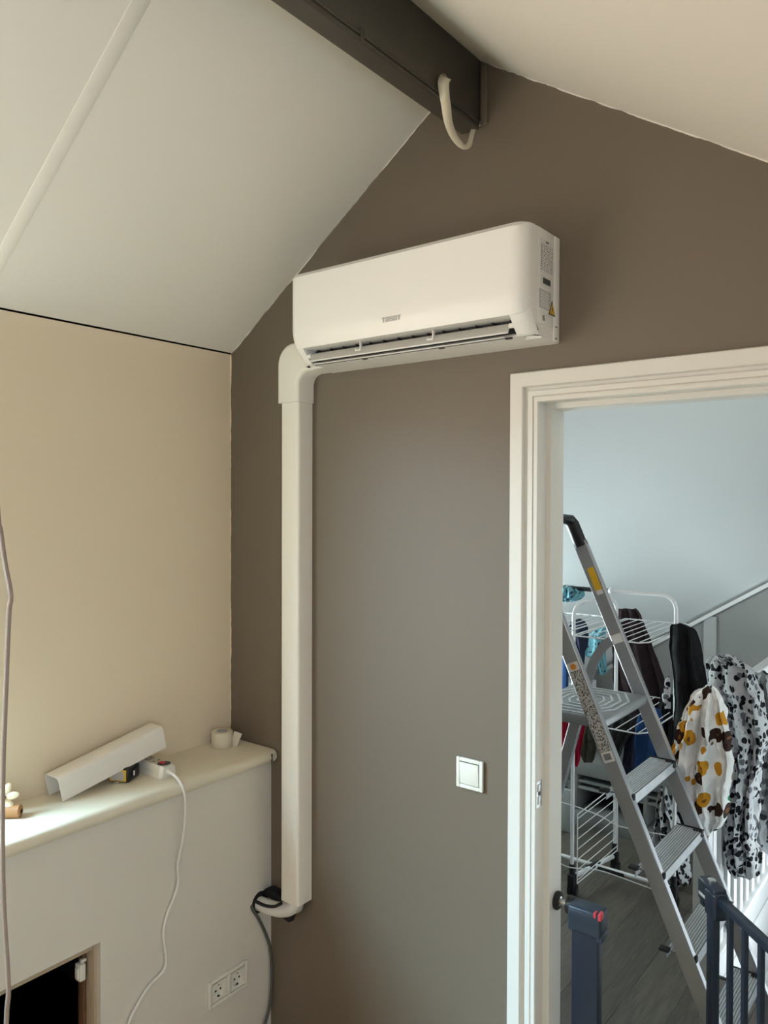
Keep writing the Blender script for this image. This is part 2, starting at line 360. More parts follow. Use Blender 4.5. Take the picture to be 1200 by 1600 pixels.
# ================================================================ LEFT BOX, SILL, HATCH
HY, HZ = -.619, .604         # hatch right edge and top
bm = B(); box(bm, .182, .198, HY, 0, 0, .925); box(bm, .182, .198, -1.30, HY, HZ, .925); box(bm, .182, .198, Y0, -1.30, 0, .925); box(bm, .182, .198, -1.30, HY, 0, .06)
o = obj('wall_left_low', bm, 'boxp', smooth=0); struct(o, 'white painted low box wall under the cream sill')
hatch = empty('hatch_frame', (.17, -.9, .06)); struct(hatch)
bm = B(); box(bm, .143, .181, HY-.008, HY+.05, .0, HZ+.05, .002); obj('jamb_board', bm, 'wood', hatch)
bm = B(); box(bm, .118, .141, HY-.016, HY+.02, .0, HZ-.022, .001); obj('stop_strip', bm, 'woodd', hatch)
bm = B(); box(bm, .150, .181, -1.30, HY-.009, HZ-.022, HZ+.05, .002); obj('head_board', bm, 'wood', hatch)
ct = empty('catch', (.16, HY-.03, .52)); ct.parent = hatch; ct.matrix_parent_inverse = wm(hatch).inverted()
bm = B(); box(bm, .132, .156, HY-.034, HY-.016, .495, .540, .003); box(bm, .138, .152, HY-.038, HY-.032, .503, .532, .002); box(bm, .140, .150, HY-.026, HY-.010, .540, .549, .002)
bpy.data.objects.remove(ct); obj('catch', bm, 'plastic', hatch)
bm = B()
for s in ((-.9, -.88, -1.5, -.2, 0, .9), (-.9, .12, -1.5, -1.48, 0, .9), (-.9, .12, -.22, -.2, 0, .9), (-.9, .12, -1.5, -.2, -.02, 0), (-.9, .12, -1.5, -.2, .9, .92)): box(bm, *s)
struct(obj('wall_cavity', bm, 'void', smooth=0))  # shade of the closed eave space is put into the dark colour

# sill with a rounded nose
bm = B(); z1, z0 = .9642, .924
nose = [(.0, z0), (.214, z0), (.222, z0+.004), (.2285, z0+.011), (.231, z0+.020), (.2285, z0+.031), (.222, z1-.003), (.213, z1), (.0, z1)]
prism(bm, [(x, WY0, z) for x, z in nose], (0, -WY0-.006, 0), 'y'); box(bm, -.32, 0, WY0, WY1, z0, z1)
sill = struct(obj('sill', bm, 'sill'), 'cream rounded sill board along the top of the low box')
bm = B(); box(bm, .2285, .2315, -.030, -.026, z0+.008, z1-.008); obj('end_chip', bm, 'void', sill)

# ================================================================ DOORWAY
door = empty('door_1', ((D0+D1)/2, 0, 0)); struct(door)
def swept_frame(bm, prof):
    st = []
    for k in range(4):
        row = []
        for wv, y in prof:
            xL, xR, zt = D0-wv, D1+wv, DT+wv
            row.append(bm.verts.new([(xL, y, 0), (xL, y, zt), (xR, y, zt), (xR, y, 0)][k]))
        st.append(row)
    n = len(prof)
    for r0, r1 in zip(st, st[1:]):
        for j in range(n): bm.faces.new((r0[j], r0[(j+1) % n], r1[(j+1) % n], r1[j]))
    bm.faces.new(st[0]); bm.faces.new(st[-1][::-1])
bm = B(); swept_frame(bm, [(0, .105), (0, .037), (.002, .035), (.015, .035), (.015, -.010), (.017, -.012), (.026, -.012), (.027, -.008), (.029, -.008), (.030, -.012), (.042, -.012), (.044, -.010), (.044, .105)])
obj('frame', bm, 'trimw', door, 25)
bm = B(); swept_frame(bm, [(.044, 0), (.044, -.004), (.053, -.006), (.054, -.016), (.056, -.0185), (.088, -.0185), (.0905, -.016), (.0905, 0)])
obj('casing', bm, 'trimw', door, 25)
sp = obj('strike_plate', box(box(box(B(), 1.149, 1.1508, -.009, .022, 1.000, 1.066), 1.150, 1.1525, -.004, .014, 1.040, 1.058, .001), 1.150, 1.152, -.002, .016, 1.008, 1.028, .001), 'steel', door)
bm = B(); box(bm, 1.1495, 1.1518, .002, .012, 1.030, 1.039); box(bm, 1.1495, 1.1521, .0, .010, 1.044, 1.054); obj('latch_hole', bm, 'black', sp)

# ================================================================ AIR CONDITIONER
ax0, ax1, az0, az1 = .458, 1.202, 2.155, 2.408
ac = thing('air_conditioner', ((ax0+ax1)/2, 0, az0), 'long white air conditioner high on the taupe wall with its flap open', 'air conditioner')
bm = B()   # body: side profile extruded along the unit
prof = [(-.001, az0-.001), (-.058, az0-.001), (-.090, az0-.001), (-.096, az0+.006), (-.112, az0+.020), (-.116, az0+.082), (-.118, az1), (-.030, az1+.001), (-.001, az1)]
# left/right cheeks solid, middle with the outlet mouth cut out of the lower front
def cheek(x0, x1): prism(bm, [(x0, y, z) for y, z in prof], (x1-x0, 0, 0), 'x')
mx0, mx1 = ax0+.045, ax1-.045
cheek(ax0+.004, mx0); cheek(mx1, ax1-.004)
mid = [(-.001, az0-.001), (-.058, az0-.001), (-.124, az0+.001), (-.130, az0+.005), (-.060, az0+.040), (-.060, az0+.055), (-.060, az0+.060), (-.118, az0+.060), (-.118, az1), (-.030, az1+.001), (-.001, az1)]
prism(bm, [(mx0, y, z) for y, z in mid], (mx1-mx0, 0, 0), 'x')
bmesh.ops.remove_doubles(bm, verts=bm.verts, dist=1e-5)
obj('body', bm, 'acw', ac, 30)
bm = B()   # front panel with rounded ends, tucking under at the lower edge
NZ = 18; rings = []
def panel_ring(z, dep, r=.036, back=-.121):
    pts = [(ax0, back)]
    for i in range(9): t = i/8*math.pi/2; pts.append((ax0+r*(1-math.sin(math.pi/2-t)) if False else ax0+r-r*math.cos(t), -(dep-r)-r*math.sin(t)))
    for i in range(1, 10): pts.append((ax0+r+(ax1-ax0-2*r)*i/10, -dep))
    for i in range(9): t = i/8*math.pi/2; pts.append((ax1-r+r*math.sin(t), -(dep-r)-r*math.cos(t)))
    pts.append((ax1, back)); ts = (z-2.197)/(az1-.002-2.197); out = []
    for x, y in pts:      # the lower corners are rounded off towards the ends
        e = max(0, (-(dep-r)-y)/r) if (x < ax0+r or x > ax1-r) else 1
        zb = 2.197+.030*(1-min(1, e))**1.3; out.append(bm.verts.new((x, y, zb+(az1-.002-zb)*ts)))
    return out
zs = []
for i in range(NZ+1):
    t = i/NZ; z = 2.197+(az1-.002-2.197)*t
    d = .190-.014*max(0, 1-t/.25)**2-.012*max(0, (t-.94)/.06)**2
    rings.append(panel_ring(z, d))
for a, b in zip(rings, rings[1:]):
    for j in range(len(a)-1): bm.faces.new((a[j], a[j+1], b[j+1], b[j]))
low = rings[0]; inn = [bm.verts.new((v.co.x, -.1205, v.co.z)) for v in low]
for j in range(1, len(low)-2): bm.faces.new((low[j], inn[j], inn[j+1], low[j+1]))
bm.faces.new(rings[-1])
fp = obj('front_panel', bm, 'acw', ac, 35)
bm = B()   # lower fascia cheeks beside the mouth
for sg in (-1, 1):
    xe, xi, r = (ax0+.002, mx0, .036) if sg < 0 else (ax1-.002, mx1, .036); bm = B(); rings = []
    for z, dep in ((2.1565, .132), (2.160, .138), (2.168, .147), (2.186, .164), (2.198, .174), (2.212, .180), (2.240, .184)):
        row = [(xi, -.116), (xi, -dep)]+[(xe-sg*(r-r*math.sin(t*math.pi/16)), -(dep-r)-r*math.cos(t*math.pi/16)) for t in range(9)]+[(xe, -.116)]
        rings.append([bm.verts.new((x, y, z)) for x, y in row])
    for p, q in zip(rings, rings[1:]):
        for j in range(len(p)): bm.faces.new((p[j], p[(j+1) % len(p)], q[(j+1) % len(p)], q[j]))
    bm.faces.new(rings[0]); bm.faces.new(rings[-1]); obj('lower_fascia', bm, 'acw', ac, 35)
bm = B(); box(bm, mx0, mx1, -.119, -.060, az0+.004, 2.196); obj('outlet_cavity', bm, 'acd', ac, 0)
for i in range(14):      # vanes inside the mouth
    x = mx0+.02+(mx1-mx0-.04)*i/13; bm = B(); box(bm, x-.0008, x+.0008, -.134, -.119, 2.180, 2.196); obj('vane', bm, 'acd', ac)
fl = B(); A0 = Vector((mx0+.012, -.163, 2.187)); A1 = Vector((mx0+.012, -.140, 2.158)); dx = mx1-mx0-.024
prism(fl, [(mx0+.012, -.142, 2.1855), (mx0+.012, -.152, 2.178), (mx0+.012, -.158, 2.1625), (mx0+.012, -.155, 2.1625), (mx0+.012, -.149, 2.176), (mx0+.012, -.140, 2.1825)], (dx, 0, 0), 'x')
flap = obj('flap', fl, 'acg', ac)  # grey colour paints the shadowed face of the flap
bm = B(); box(bm, mx0+.012, mx1-.012, -.1600, -.154, 2.1598, 2.1632, .0015); obj('flap_lit_edge', bm, 'acw', flap)  # white strip paints the lit lower edge of the flap
for t in (.27, .63):
    x = mx0+(mx1-mx0)*t
    bm = B(); box(bm, x-.001, x+.018, -.1565, -.149, 2.1715, 2.1755, .001); box(bm, x+.015, x+.018, -.156, -.147, 2.1715, 2.1965, .001); box(bm, x-.001, x+.002, -.156, -.150, 2.1715, 2.179, .001)
    obj('flap_clip', bm, 'acw', flap)
for x in (mx0+.006, mx1-.006):
    bm = B(); cyl(bm, (x, -.150, 2.178), (1, 0, 0), .0060, .012, 14); obj('flap_pivot', bm, 'acw', flap)
bm = B(); box(bm, mx0+.02, mx1-.03, -.146, -.138, 2.1535, 2.156, .001)
box(bm, mx0+.02, mx1-.02, -.133, -.122, 2.1525, 2.155, .001); obj('lower_flap', bm, 'acw', ac)
bm = B(); box(bm, mx0+.012, mx1-.012, -.1375, -.1335, 2.1530, 2.1545); 
for t in (.3, .68, .97): box(bm, mx0+(mx1-mx0)*t-.012, mx0+(mx1-mx0)*t+.004, -.137, -.128, 2.1515, 2.154)
obj('slot', bm, 'acd', ac)
# logo letters
bm = B(); lh, lw, gp, st = .0125, .0100, .0025, .0028; x = .797; zb = 2.226; yf = -.19045
def bar(x0, x1, z0, z1): box(bm, x0, x1, yf, yf+.0008, z0, z1)
for ch in 'TOSOT':
    if ch == 'T': bar(x, x+lw, zb+lh-st, zb+lh); bar(x+lw/2-st/2, x+lw/2+st/2, zb, zb+lh-st)
    if ch == 'O': bar(x, x+lw, zb+lh-st, zb+lh); bar(x, x+lw, zb, zb+st); bar(x, x+st, zb+st, zb+lh-st); bar(x+lw-st, x+lw, zb+st, zb+lh-st)
    if ch == 'S': bar(x, x+lw, zb+lh-st, zb+lh); bar(x, x+lw, zb, zb+st); bar(x, x+lw, zb+lh/2-st/2, zb+lh/2+st/2); bar(x, x+st, zb+lh/2+st/2, zb+lh-st); bar(x+lw-st, x+lw, zb+st, zb+lh/2-st/2)
    x += lw+gp
obj('logo', bm, 'logo', fp, 0)
# right end: seam strip, labels, warning triangle
xr = ax1-.004
bm = B(); box(bm, xr-.002, ax1-.001, -.031, -.001, az0, az1+.001, .002); box(bm, xr-.002, ax1-.0015, -.1195, -.0335, az0+.03, az1+.001, .0015); obj('end_cap', bm, 'acw', ac)
xs = ax1-.0012
def side_bar(bm, y0, y1, z0, z1, o=.0006): box(bm, xs, xs+o, y0, y1, z0, z1)
rp = empty('rating_label', (xs, -.07, 2.32)); bpy.data.objects.remove(rp)
bm = B(); side_bar(bm, -.106, -.036, 2.305, 2.385, .0004); side_bar(bm, -.104, -.046, 2.275, 2.30, .0004); lab = obj('label', bm, 'paper', ac, 0)
bm = B(); R.seed(3)
for r in range(15):
    z = 2.372-r*.0043; y = -.104
    while y < -.042:
        l = R.uniform(.003, .012); side_bar(bm, y, min(y+l, -.040), z, z+.0012, .0008); y += l+R.uniform(.003, .009)
side_bar(bm, -.078, -.064, 2.3785, 2.3825, .0008)
for i in range(18): side_bar(bm, -.092+i*.0022, -.092+i*.0022+.0014, 2.281, 2.295, .0008)
obj('label_print', bm, 'ink', lab, 0)
bm = B(); side_bar(bm, -.110, -.050, 2.222, 2.266, .0004); lab2 = obj('label', bm, 'greyink', ac, 0)
bm = B()
for r in range(8): side_bar(bm, -.104, -.056-R.uniform(0, .01), 2.226+r*.0048, 2.2285+r*.0048, .0007)
for y in (-.106, -.088, -.072): side_bar(bm, y, y+.009, 2.209, 2.210, .0007); side_bar(bm, y, y+.001, 2.209, 2.217, .0007)
obj('label_print', bm, 'paper', lab2, 0)
bm = B(); prism(bm, [(xs, -.062, 2.214), (xs, -.026, 2.214), (xs, -.044, 2.249)], (.0009, 0, 0), 'x'); tr = obj('warning_triangle', bm, 'ink', ac, 0)
bm = B(); prism(bm, [(xs+.0003, -.057, 2.217), (xs+.0003, -.031, 2.217), (xs+.0003, -.044, 2.2425)], (.0011, 0, 0), 'x'); t2 = obj('triangle_field', bm, 'yellow', tr, 0)
bm = B(); prism(bm, [(xs+.001, -.043, 2.236), (xs+.001, -.049, 2.227), (xs+.001, -.045, 2.227), (xs+.001, -.047, 2.219), (xs+.001, -.040, 2.229), (xs+.001, -.044, 2.229)], (.0009, 0, 0), 'x')
obj('flash_symbol', bm, 'ink', tr, 0)
for yy, zz in ((-.094, 2.203), (-.093, 2.199), (-.092, 2.195)): bm = B(); side_bar(bm, yy, yy+.011, zz, zz+.002, .0008); obj('vent_slit', bm, 'ink', ac, 0)
for a_, b_, c_, d_ in ((-.028, -.014, 2.190, 2.192), (-.026, -.016, 2.161, 2.164)): bm = B(); box(bm, ax1-.002, ax1-.0004, a_, b_, c_, d_); obj('clip_slot', bm, 'ink', ac, 0)
for x in (.56, .98): bm = B(); cyl(bm, (x, -.03, az1+.004), (0, 0, 1), .006, .010, 10); box(bm, x-.01, x+.01, -.036, -.022, az1, az1+.004, .001); obj('top_hook', bm, 'acw', ac)

# ================================================================ LINE COVER (DUCT)
dc = thing('pipe_cover', (.338, 0, .525), 'tall cream plastic pipe cover running up the taupe wall under air conditioner', 'pipe cover')
def chprof(x0, x1, dep, r=.010):
    a = [(x0+r-r*math.cos(t*math.pi/8), -dep+r-r*math.sin(t*math.pi/8)) for t in range(5)]
    return [(x0, 0)]+a+[(x1-(x-x0), y) for x, y in a[::-1]]+[(x1, 0)]
bm = B(); op = chprof(.302, .378, .062); ip = chprof(.304, .376, .060, .009); lp = op+ip[::-1]; va = [bm.verts.new((x, y, .523)) for x, y in lp]; vb = [bm.verts.new((x, y, 2.083)) for x, y in lp]
nl = len(lp)
for i in range(nl): bm.faces.new((va[i], va[(i+1) % nl], vb[(i+1) % nl], vb[i]))
for i in range(nl//2-1):
    for v_ in (va, vb): bm.faces.new((v_[i], v_[i+1], v_[nl-2-i], v_[nl-1-i]))
obj('trunking', bm, 'duct', dc, 35)
bm = B(); pr = chprof(0, .090, .070, .012); rings = []
cx, cz, ri = .389+.045, 2.118, .045
path = [(0, 2.055)]+[(None, a) for a in [math.pi/2*i/10 for i in range(11)]]+[(1, 0)]
for k in path:
    row = []
    for (w_, y) in pr:                      # w_ 0 = outer (left) edge, .09 = inner edge
        q = w_/.090; rad = .062+(.036-.062)*q; ccx = (.293+.062)+((.383+.036)-(.293+.062))*q; ccz = 2.186+(2.120-2.186)*q
        if k[0] == 0: p = (ccx-rad, y, 2.068)
        elif k[0] is None: p = (ccx-rad*math.cos(k[1]), y, ccz+rad*math.sin(k[1]))
        else: p = (.4600, y, ccz+rad)
        row.append(bm.verts.new(p))
    rings.append(row)
for a, b in zip(rings, rings[1:]):
    for j in range(len(a)): bm.faces.new((a[j], a[(j+1) % len(a)], b[(j+1) % len(a)], b[j]))
bm.faces.new(rings[0]); bm.faces.new(rings[-1][::-1]); obj('elbow', bm, 'duct', dc, 35)

pp = thing('insulated_pipe', (.30, -.04, .48), 'white insulated pipe bending from the pipe cover into the box', 'pipe')
bm = B(); tube(bm, [(.345, -.034, .56), (.343, -.034, .525), (.325, -.036, .495), (.285, -.042, .478), (.24, -.048, .474), (.185, -.052, .474)], .0225, 14, 5); obj('foam_sleeve', bm, 'cablew', pp)
bm = B(); tube(bm, [(.3595, -.030, .56), (.359, -.030, .53), (.350, -.030, .500), (.325, -.03, .487)], .013, 10, 4); obj('pipe_end', bm, 'acg', pp)
bm = B(); tube(bm, [(.310, -.064, .515), (.28, -.068, .497), (.24, -.072, .490), (.190, -.074, .492)], .005, 8, 4); obj('black_wire', bm, 'rubber', pp)
bm = B(); prism(bm, [(.225, -.004, .452), (.30, -.006, .437), (.318, -.018, .445), (.322, -.012, .462), (.27, -.004, .470)], (0, -.022, .002), 'y'); obj('black_tape', bm, 'rubber', pp)
bm = B(); prism(bm, [(.200, -.004, .512), (.222, -.004, .520), (.30, -.004, .509), (.300, -.004, .494), (.200, -.004, .494)], (0, -.03, 0), 'y'); obj('black_foam', bm, 'rubber', pp)
bm = B(); cyl(bm, (.1985, -.050, .478), (1, 0, 0), .034, .0016, 24); h = obj('pipe_hole_shade', bm, 'void', o := bpy.data.objects['wall_left_low'])  # dark disc on the wall face stands in for the hole's shade
bm = B(); tube(bm, [(.190, -.086, .486), (.2045, -.084, .466), (.208, -.060, .425), (.211, -.028, .354), (.212, -.014, .296), (.212, -.010, .21), (.211, -.018, .13), (.212, -.040, .08), (.215, -.07, .03), (.23, -.10, .006)], .0048, 8, 6)
tag(obj('cable', bm, 'cableg'), 'thin grey cable hanging from the pipe hole down the box corner', 'cable')

# ================================================================ SWITCH AND SOCKETS
def plate(parent, org, ux, n_, w_, h_, t_, m_, name, bev=.004):
    """plate with local x along ux, z up, standing off along n_"""
    bm = B(); mt = Matrix((Vector(ux), Vector((0, 0, 1)).cross(Vector(ux)), Vector((0, 0, 1)))).transposed().to_4x4(); mt.translation = Vector(org)
    d = 1 if Vector((0, 0, 1)).cross(Vector(ux)).dot(Vector(n_)) > 0 else -1
    box(bm, -w_/2, w_/2, min(0, d*t_), max(0, d*t_), -h_/2, h_/2, bev, 3, mt); return obj(name, bm, m_, parent)
sw = thing('light_switch', (.9555, 0, 1.0446), 'square white light switch on the taupe wall beside the doorway', 'switch')
bm = B(); fx, fz = .9555, 1.0446
box(bm, fx-.0375, fx+.0375, -.004, 0, fz-.0375, fz+.0375); obj('back_plate', bm, 'ink', sw)
bm = B()
t = .009
for x0, x1, z0_, z1_ in ((-.0405, -.0305, -.0405, .0405), (.0305, .0405, -.0405, .0405), (-.0305, .0305, .0305, .0405), (-.0305, .0305, -.0405, -.0305)): box(bm, fx+x0, fx+x1, -.0115, -.003, fz+z0_, fz+z1_, .0022, 2)
obj('cover_frame', bm, 'plastic', sw)
bm = B(); mt = Matrix.Translation((fx, -.010, fz)) @ Matrix.Rotation(math.radians(3.0), 4, 'X'); box(bm, -.0285, .0285, -.003, .004, -.0285, .0285, .0015, 2, mt); obj('rocker', bm, 'plastic', sw)
sk = thing('double_socket', (.198, -.187, .28), 'white double wall socket low on the box wall', 'socket')
bm = B(); sy, sz = -.1865, .2805; xb = .198
bx = box
box(bm, xb, xb+.0015, sy-.0755, sy+.0755, sz-.0395, sz+.0395); 
for y0, y1, z0_, z1_ in ((-.0765, -.066, -.0405, .0405), (.066, .0765, -.0405, .0405), (-.066, .066, .030, .0405), (-.066, .066, -.0405, -.030), (-.0085, .0085, -.030, .030)): box(bm, xb, xb+.010, sy+y0, sy+y1, sz+z0_, sz+z1_, .002, 2)
obj('cover_frame', bm, 'plastic', sk)
for s in (-1, 1):
    yc = sy+s*.0373; bm = B(); N = 32   # insert with a real round well
    sq = []; ci = []; wl = []
    for i in range(N):
        a = 2*math.pi*i/N; c_, s_ = math.cos(a), math.sin(a); k = .0275/max(abs(c_), abs(s_))
        sq.append(bm.verts.new((xb+.0085, yc+k*c_, sz+k*s_))); ci.append(bm.verts.new((xb+.0085, yc+.0205*c_, sz+.0205*s_))); wl.append(bm.verts.new((xb+.0022, yc+.0185*c_, sz+.0185*s_)))
    for i in range(N):
        j = (i+1) % N; bm.faces.new((sq[i], sq[j], ci[j], ci[i])); bm.faces.new((ci[i], ci[j], wl[j], wl[i]))
    bm.faces.new(wl); ins = obj('insert', bm, 'plastic', sk, 30)
    bm = B()
    for d in (-.0095, .0095): cyl(bm, (xb+.0026, yc+d, sz), (1, 0, 0), .0032, .001, 12)
    for d in (-.0178, .0178): box(bm, xb+.0022, xb+.006, yc-.0035, yc+.0035, sz+d-.002, sz+d+.002)
    obj('contact', bm, 'black', ins)

# ================================================================ THINGS ON THE SILL
zs_ = .9642
oc = B()     # offcut of pipe cover, open side towards the wall, one end propped on the power strip
p0 = Vector((.062, -.672, zs_+.0335)); p1 = Vector((.066, -.345, zs_+.0335+.0655)); mt = frame_between(p0, p1)
W_, H_, T_, r_ = .036, .033, .0022, .010
def uprof(w, h, r): return [(-w, -h), (-w, h-r), (-w+r*.3, h-r*.3), (-w+r, h), (w-r, h), (w-r*.3, h-r*.3), (w, h-r), (w, -h)]
po = uprof(W_, H_, r_); pi_ = uprof(W_-T_, H_-T_, r_-T_)
pi_[0] = (-W_+T_, -H_); pi_[-1] = (W_-T_, -H_)
L = (p1-p0).length; loop = po+pi_[::-1]
va = [oc.verts.new(mt @ Vector((0, y, z))) for y, z in loop]; vb = [oc.verts.new(mt @ Vector((L, y, z))) for y, z in loop]; n = len(loop)
for i in range(n): oc.faces.new((va[i], va[(i+1) % n], vb[(i+1) % n], vb[i]))
for i in range(7):
    for v_ in (va, vb): oc.faces.new((v_[i], v_[i+1], v_[n-2-i], v_[n-1-i]))
tag(obj('pipe_cover_offcut', oc, 'duct', smooth=50), 'cream offcut of pipe cover propped slanting on the sill', 'offcut')

ps = thing('power_strip', (.085, -.377, zs_), 'white power strip end-on at the sill edge under the offcut', 'power strip')
bm = B(); y0, y1 = -.405, -.349
prof = [(y0+.001, zs_), (y0, zs_+.004), (y0+.005, zs_+.032), (y0+.009, zs_+.036), (y1-.009, zs_+.036), (y1-.005, zs_+.032), (y1, zs_+.004), (y1-.001, zs_)]
prism(bm, [(.004, y, z) for y, z in prof], (.150, 0, 0), 'x')
q0 = [bm.verts.new((.154, y, z)) for y, z in prof]; q1 = [bm.verts.new((.167, (y+.377)*.86-.377, zs_+(z-zs_)*.93)) for y, z in prof]
for i in range(8): bm.faces.new((q0[i], q0[(i+1) % 8], q1[(i+1) % 8], q1[i]))
bm.faces.new(q1); obj('housing', bm, 'plastic', ps)
for i, x in enumerate((.030, .068, .106, .142)):
    bm = B(); lathe(bm, (x, -.377, zs_+.0362), [(.0195, 0), (.0195, .0008), (.0175, .0012), (.016, .0006)], 24); oo = obj('outlet', bm, 'socketin' if i < 3 else 'ink', ps)
    bm = B()
    for d in (-.009, .009): cyl(bm, (x, -.377+d, zs_+.0372), (0, 0, 1), .0028, .0008, 10)
    obj('contact', bm, 'black', oo)
bm = B(); box(bm, .130, .146, -.385, -.373, zs_+.0365, zs_+.0415, .002); obj('red_rocker', bm, 'red', ps)
bm = B(); tube(bm, [(.166, -.383, zs_+.020), (.184, -.386, zs_+.021)], .0062, 12); obj('strain_relief', bm, 'plastic', ps)
bm = B(); tube(bm, [(.180, -.386, zs_+.0207), (.205, -.389, zs_+.019), (.228, -.386, zs_+.004), (.238, -.378, zs_-.03), (.234, -.372, .88), (.225, -.374, .80), (.212, -.381, .728), (.206, -.377, .661), (.2045, -.412, .593), (.2045, -.425, .544), (.2045, -.416, .467), (.2045, -.427, .436), (.2045, -.476, .415), (.205, -.519, .375), (.206, -.538, .349), (.208, -.56, .28), (.21, -.57, .10), (.24, -.58, .005)], .0042, 8, 6)
obj('cord', bm, 'cablew', ps)

tm = thing('tape_measure', (.075, -.482, zs_), 'black and yellow tape measure tucked under the offcut on the sill', 'tape measure')
mt = Matrix.Translation((.072, -.464, zs_)) @ Matrix.Rotation(math.radians(28), 4, 'Z')
bm = B(); box(bm, -.034, .034, -.034, .034, 0, .042, .009, 3, mt); obj('case', bm, 'black', tm)
bm = B(); box(bm, -.026, .026, -.0365, -.033, .005, .038, .002, 2, mt); fr = obj('yellow_frame', bm, 'yellow', tm)
bm = B(); box(bm, -.021, .021, -.0385, -.036, .009, .034, .001, 1, mt); obj('front_plate', bm, 'acg', fr)
bm = B(); box(bm, .0335, .037, -.018, .016, .012, .034, .003, 2, mt); bt = obj('belt_clip', bm, 'rubber', tm)
bm = B(); box(bm, .0365, .0385, -.014, -.006, .016, .030, .001, 1, mt); obj('sticker', bm, 'paper', bt)
bm = B(); box(bm, -.008, .008, -.043, -.036, .001, .008, .001, 1, mt); obj('tape_hook', bm, 'steel', tm)

tr = thing('tape_roll', (.062, -.090, zs_), 'roll of white tape standing on the sill end by taupe wall', 'tape roll')
bm = B(); c0 = (.062, -.090, zs_)
lathe(bm, c0, [(.0335, 0), (.0345, .001), (.0345, .049), (.0335, .050), (.0185, .050), (.0180, .049), (.0180, .030)], 36); obj('winding', bm, 'tape', tr, 50)
bm = B(); lathe(bm, c0, [(.0178, .030), (.0178, .0512), (.0165, .0512), (.0165, .031)], 28); cr = obj('core', bm, 'greyink', tr, 50)
bm = B(); cyl(bm, (c0[0], c0[1], zs_+.034), (0, 0, 1), .016, .002, 20); obj('core_shadow_disc', bm, 'ink', cr); bpy.data.objects['core_shadow_disc'].name = 'core_shade'  # dark disc paints the shade down inside the core
bm = B(); sweep(bm, [(.088, -.068, zs_+.025), (.096, -.062, zs_+.023), (.106, -.055, zs_+.018)], [(-.0004, -.024), (.0004, -.024), (.0004, .024), (-.0004, .024)]); obj('loose_end', bm, 'tape', tr)

fw = thing('wooden_flower_ornament', (.085, -.80, zs_), 'small wooden flower ornament with cream petals at sill left end', 'ornament')
bm = B(); lathe(bm, (.064, -.822, zs_+.016), [(.011, -.002), (.016, 0), (.016, .055), (.013, .058)], 20, (.75, .66, 0)); bd = obj('log_body', bm, 'tan', fw)
bm = B(); cyl(bm, (.1078, -.7835, zs_+.016), (.75, .66, 0), .005, .002, 12); obj('bore', bm, 'void', bd)
fc = Vector((.073, -.812, zs_+.050)); nrm = Vector((.75, -.5, .30)).normalized(); e1 = Vector((0, 0, 1)).cross(nrm).normalized(); e2 = nrm.cross(e1)
for i in range(6):
    a = math.radians(60*i+8); d = e1*math.cos(a)+e2*math.sin(a)
    bm = B(); rot = Matrix((d, nrm.cross(d), nrm)).transposed(); ball(bm, fc+d*.021+nrm*.003, .0165, .0095, .0035, 14, rot); obj('petal', bm, 'petal', fw)
bm = B(); ball(bm, fc+nrm*.006, .008, .008, .007, 12); obj('flower_centre', bm, 'tan', fw)

# free hanging cable at the left, in front of the sill
bm = B(); tube(bm, [(.60, -1.1, 2.20), (.622, -1.1, 1.95), (.645, -1.1, 1.746), (.6545, -1.1, 1.713), (.670, -1.1, 1.657), (.690, -1.1, 1.602), (.683, -1.1, 1.568), (.671, -1.1, 1.431), (.660, -1.1, 1.293), (.657, -1.1, 1.155), (.661, -1.1, 1.042), (.676, -1.1, .91), (.668, -1.1, .839), (.66, -1.1, .6), (.67, -1.1, .2), (.70, -1.12, .006)], .0042, 8, 6)
tube(bm, [(.60, -1.1, 2.20), (.59, -1.1, 2.5), (.60, -1.1, zl(.60)-.001)], .0042, 8, 5)
tag(obj('hanging_cable', bm, 'cableb'), 'taupe cable hanging free in front of the sill at picture left edge', 'cable')

# loose tape strip under the ridge beam
bm = B()
pts = crom([(.979, -.165, 2.790), (.990, -.190, 2.789), (.994, -.205, 2.768), (.990, -.195, 2.745), (.984, -.178, 2.728), (.970, -.145, 2.702), (.966, -.11, 2.680), (.972, -.08, 2.668), (.974, -.055, 2.681), (.969, -.034, 2.715), (.967, -.018, 2.740), (.974, -.006, 2.752), (.985, -.0025, 2.752)], 5)
prev = None
for i, p in enumerate(pts):
    t = pts[min(i+1, len(pts)-1)]-pts[max(i-1, 0)]; q = i/(len(pts)-1)
    wv = F_.cross(t).normalized()*(.0118-.0055*min(1, max(0, (q-.35)/.35)))
    if q < .3: wv = (wv+R_*.004*(.3-q)/.3*-1)
    row = [bm.verts.new(p-wv), bm.verts.new(p+wv)]
    if prev: bm.faces.new((prev[0], prev[1], row[1], row[0]))
    prev = row
ts = obj('tape_strip', bm, 'tape', smooth=25); md = ts.modifiers.new('thickness', 'SOLIDIFY'); md.thickness = .0007
tag(ts, 'loose cream tape strip dangling from the dark ridge beam end', 'tape')

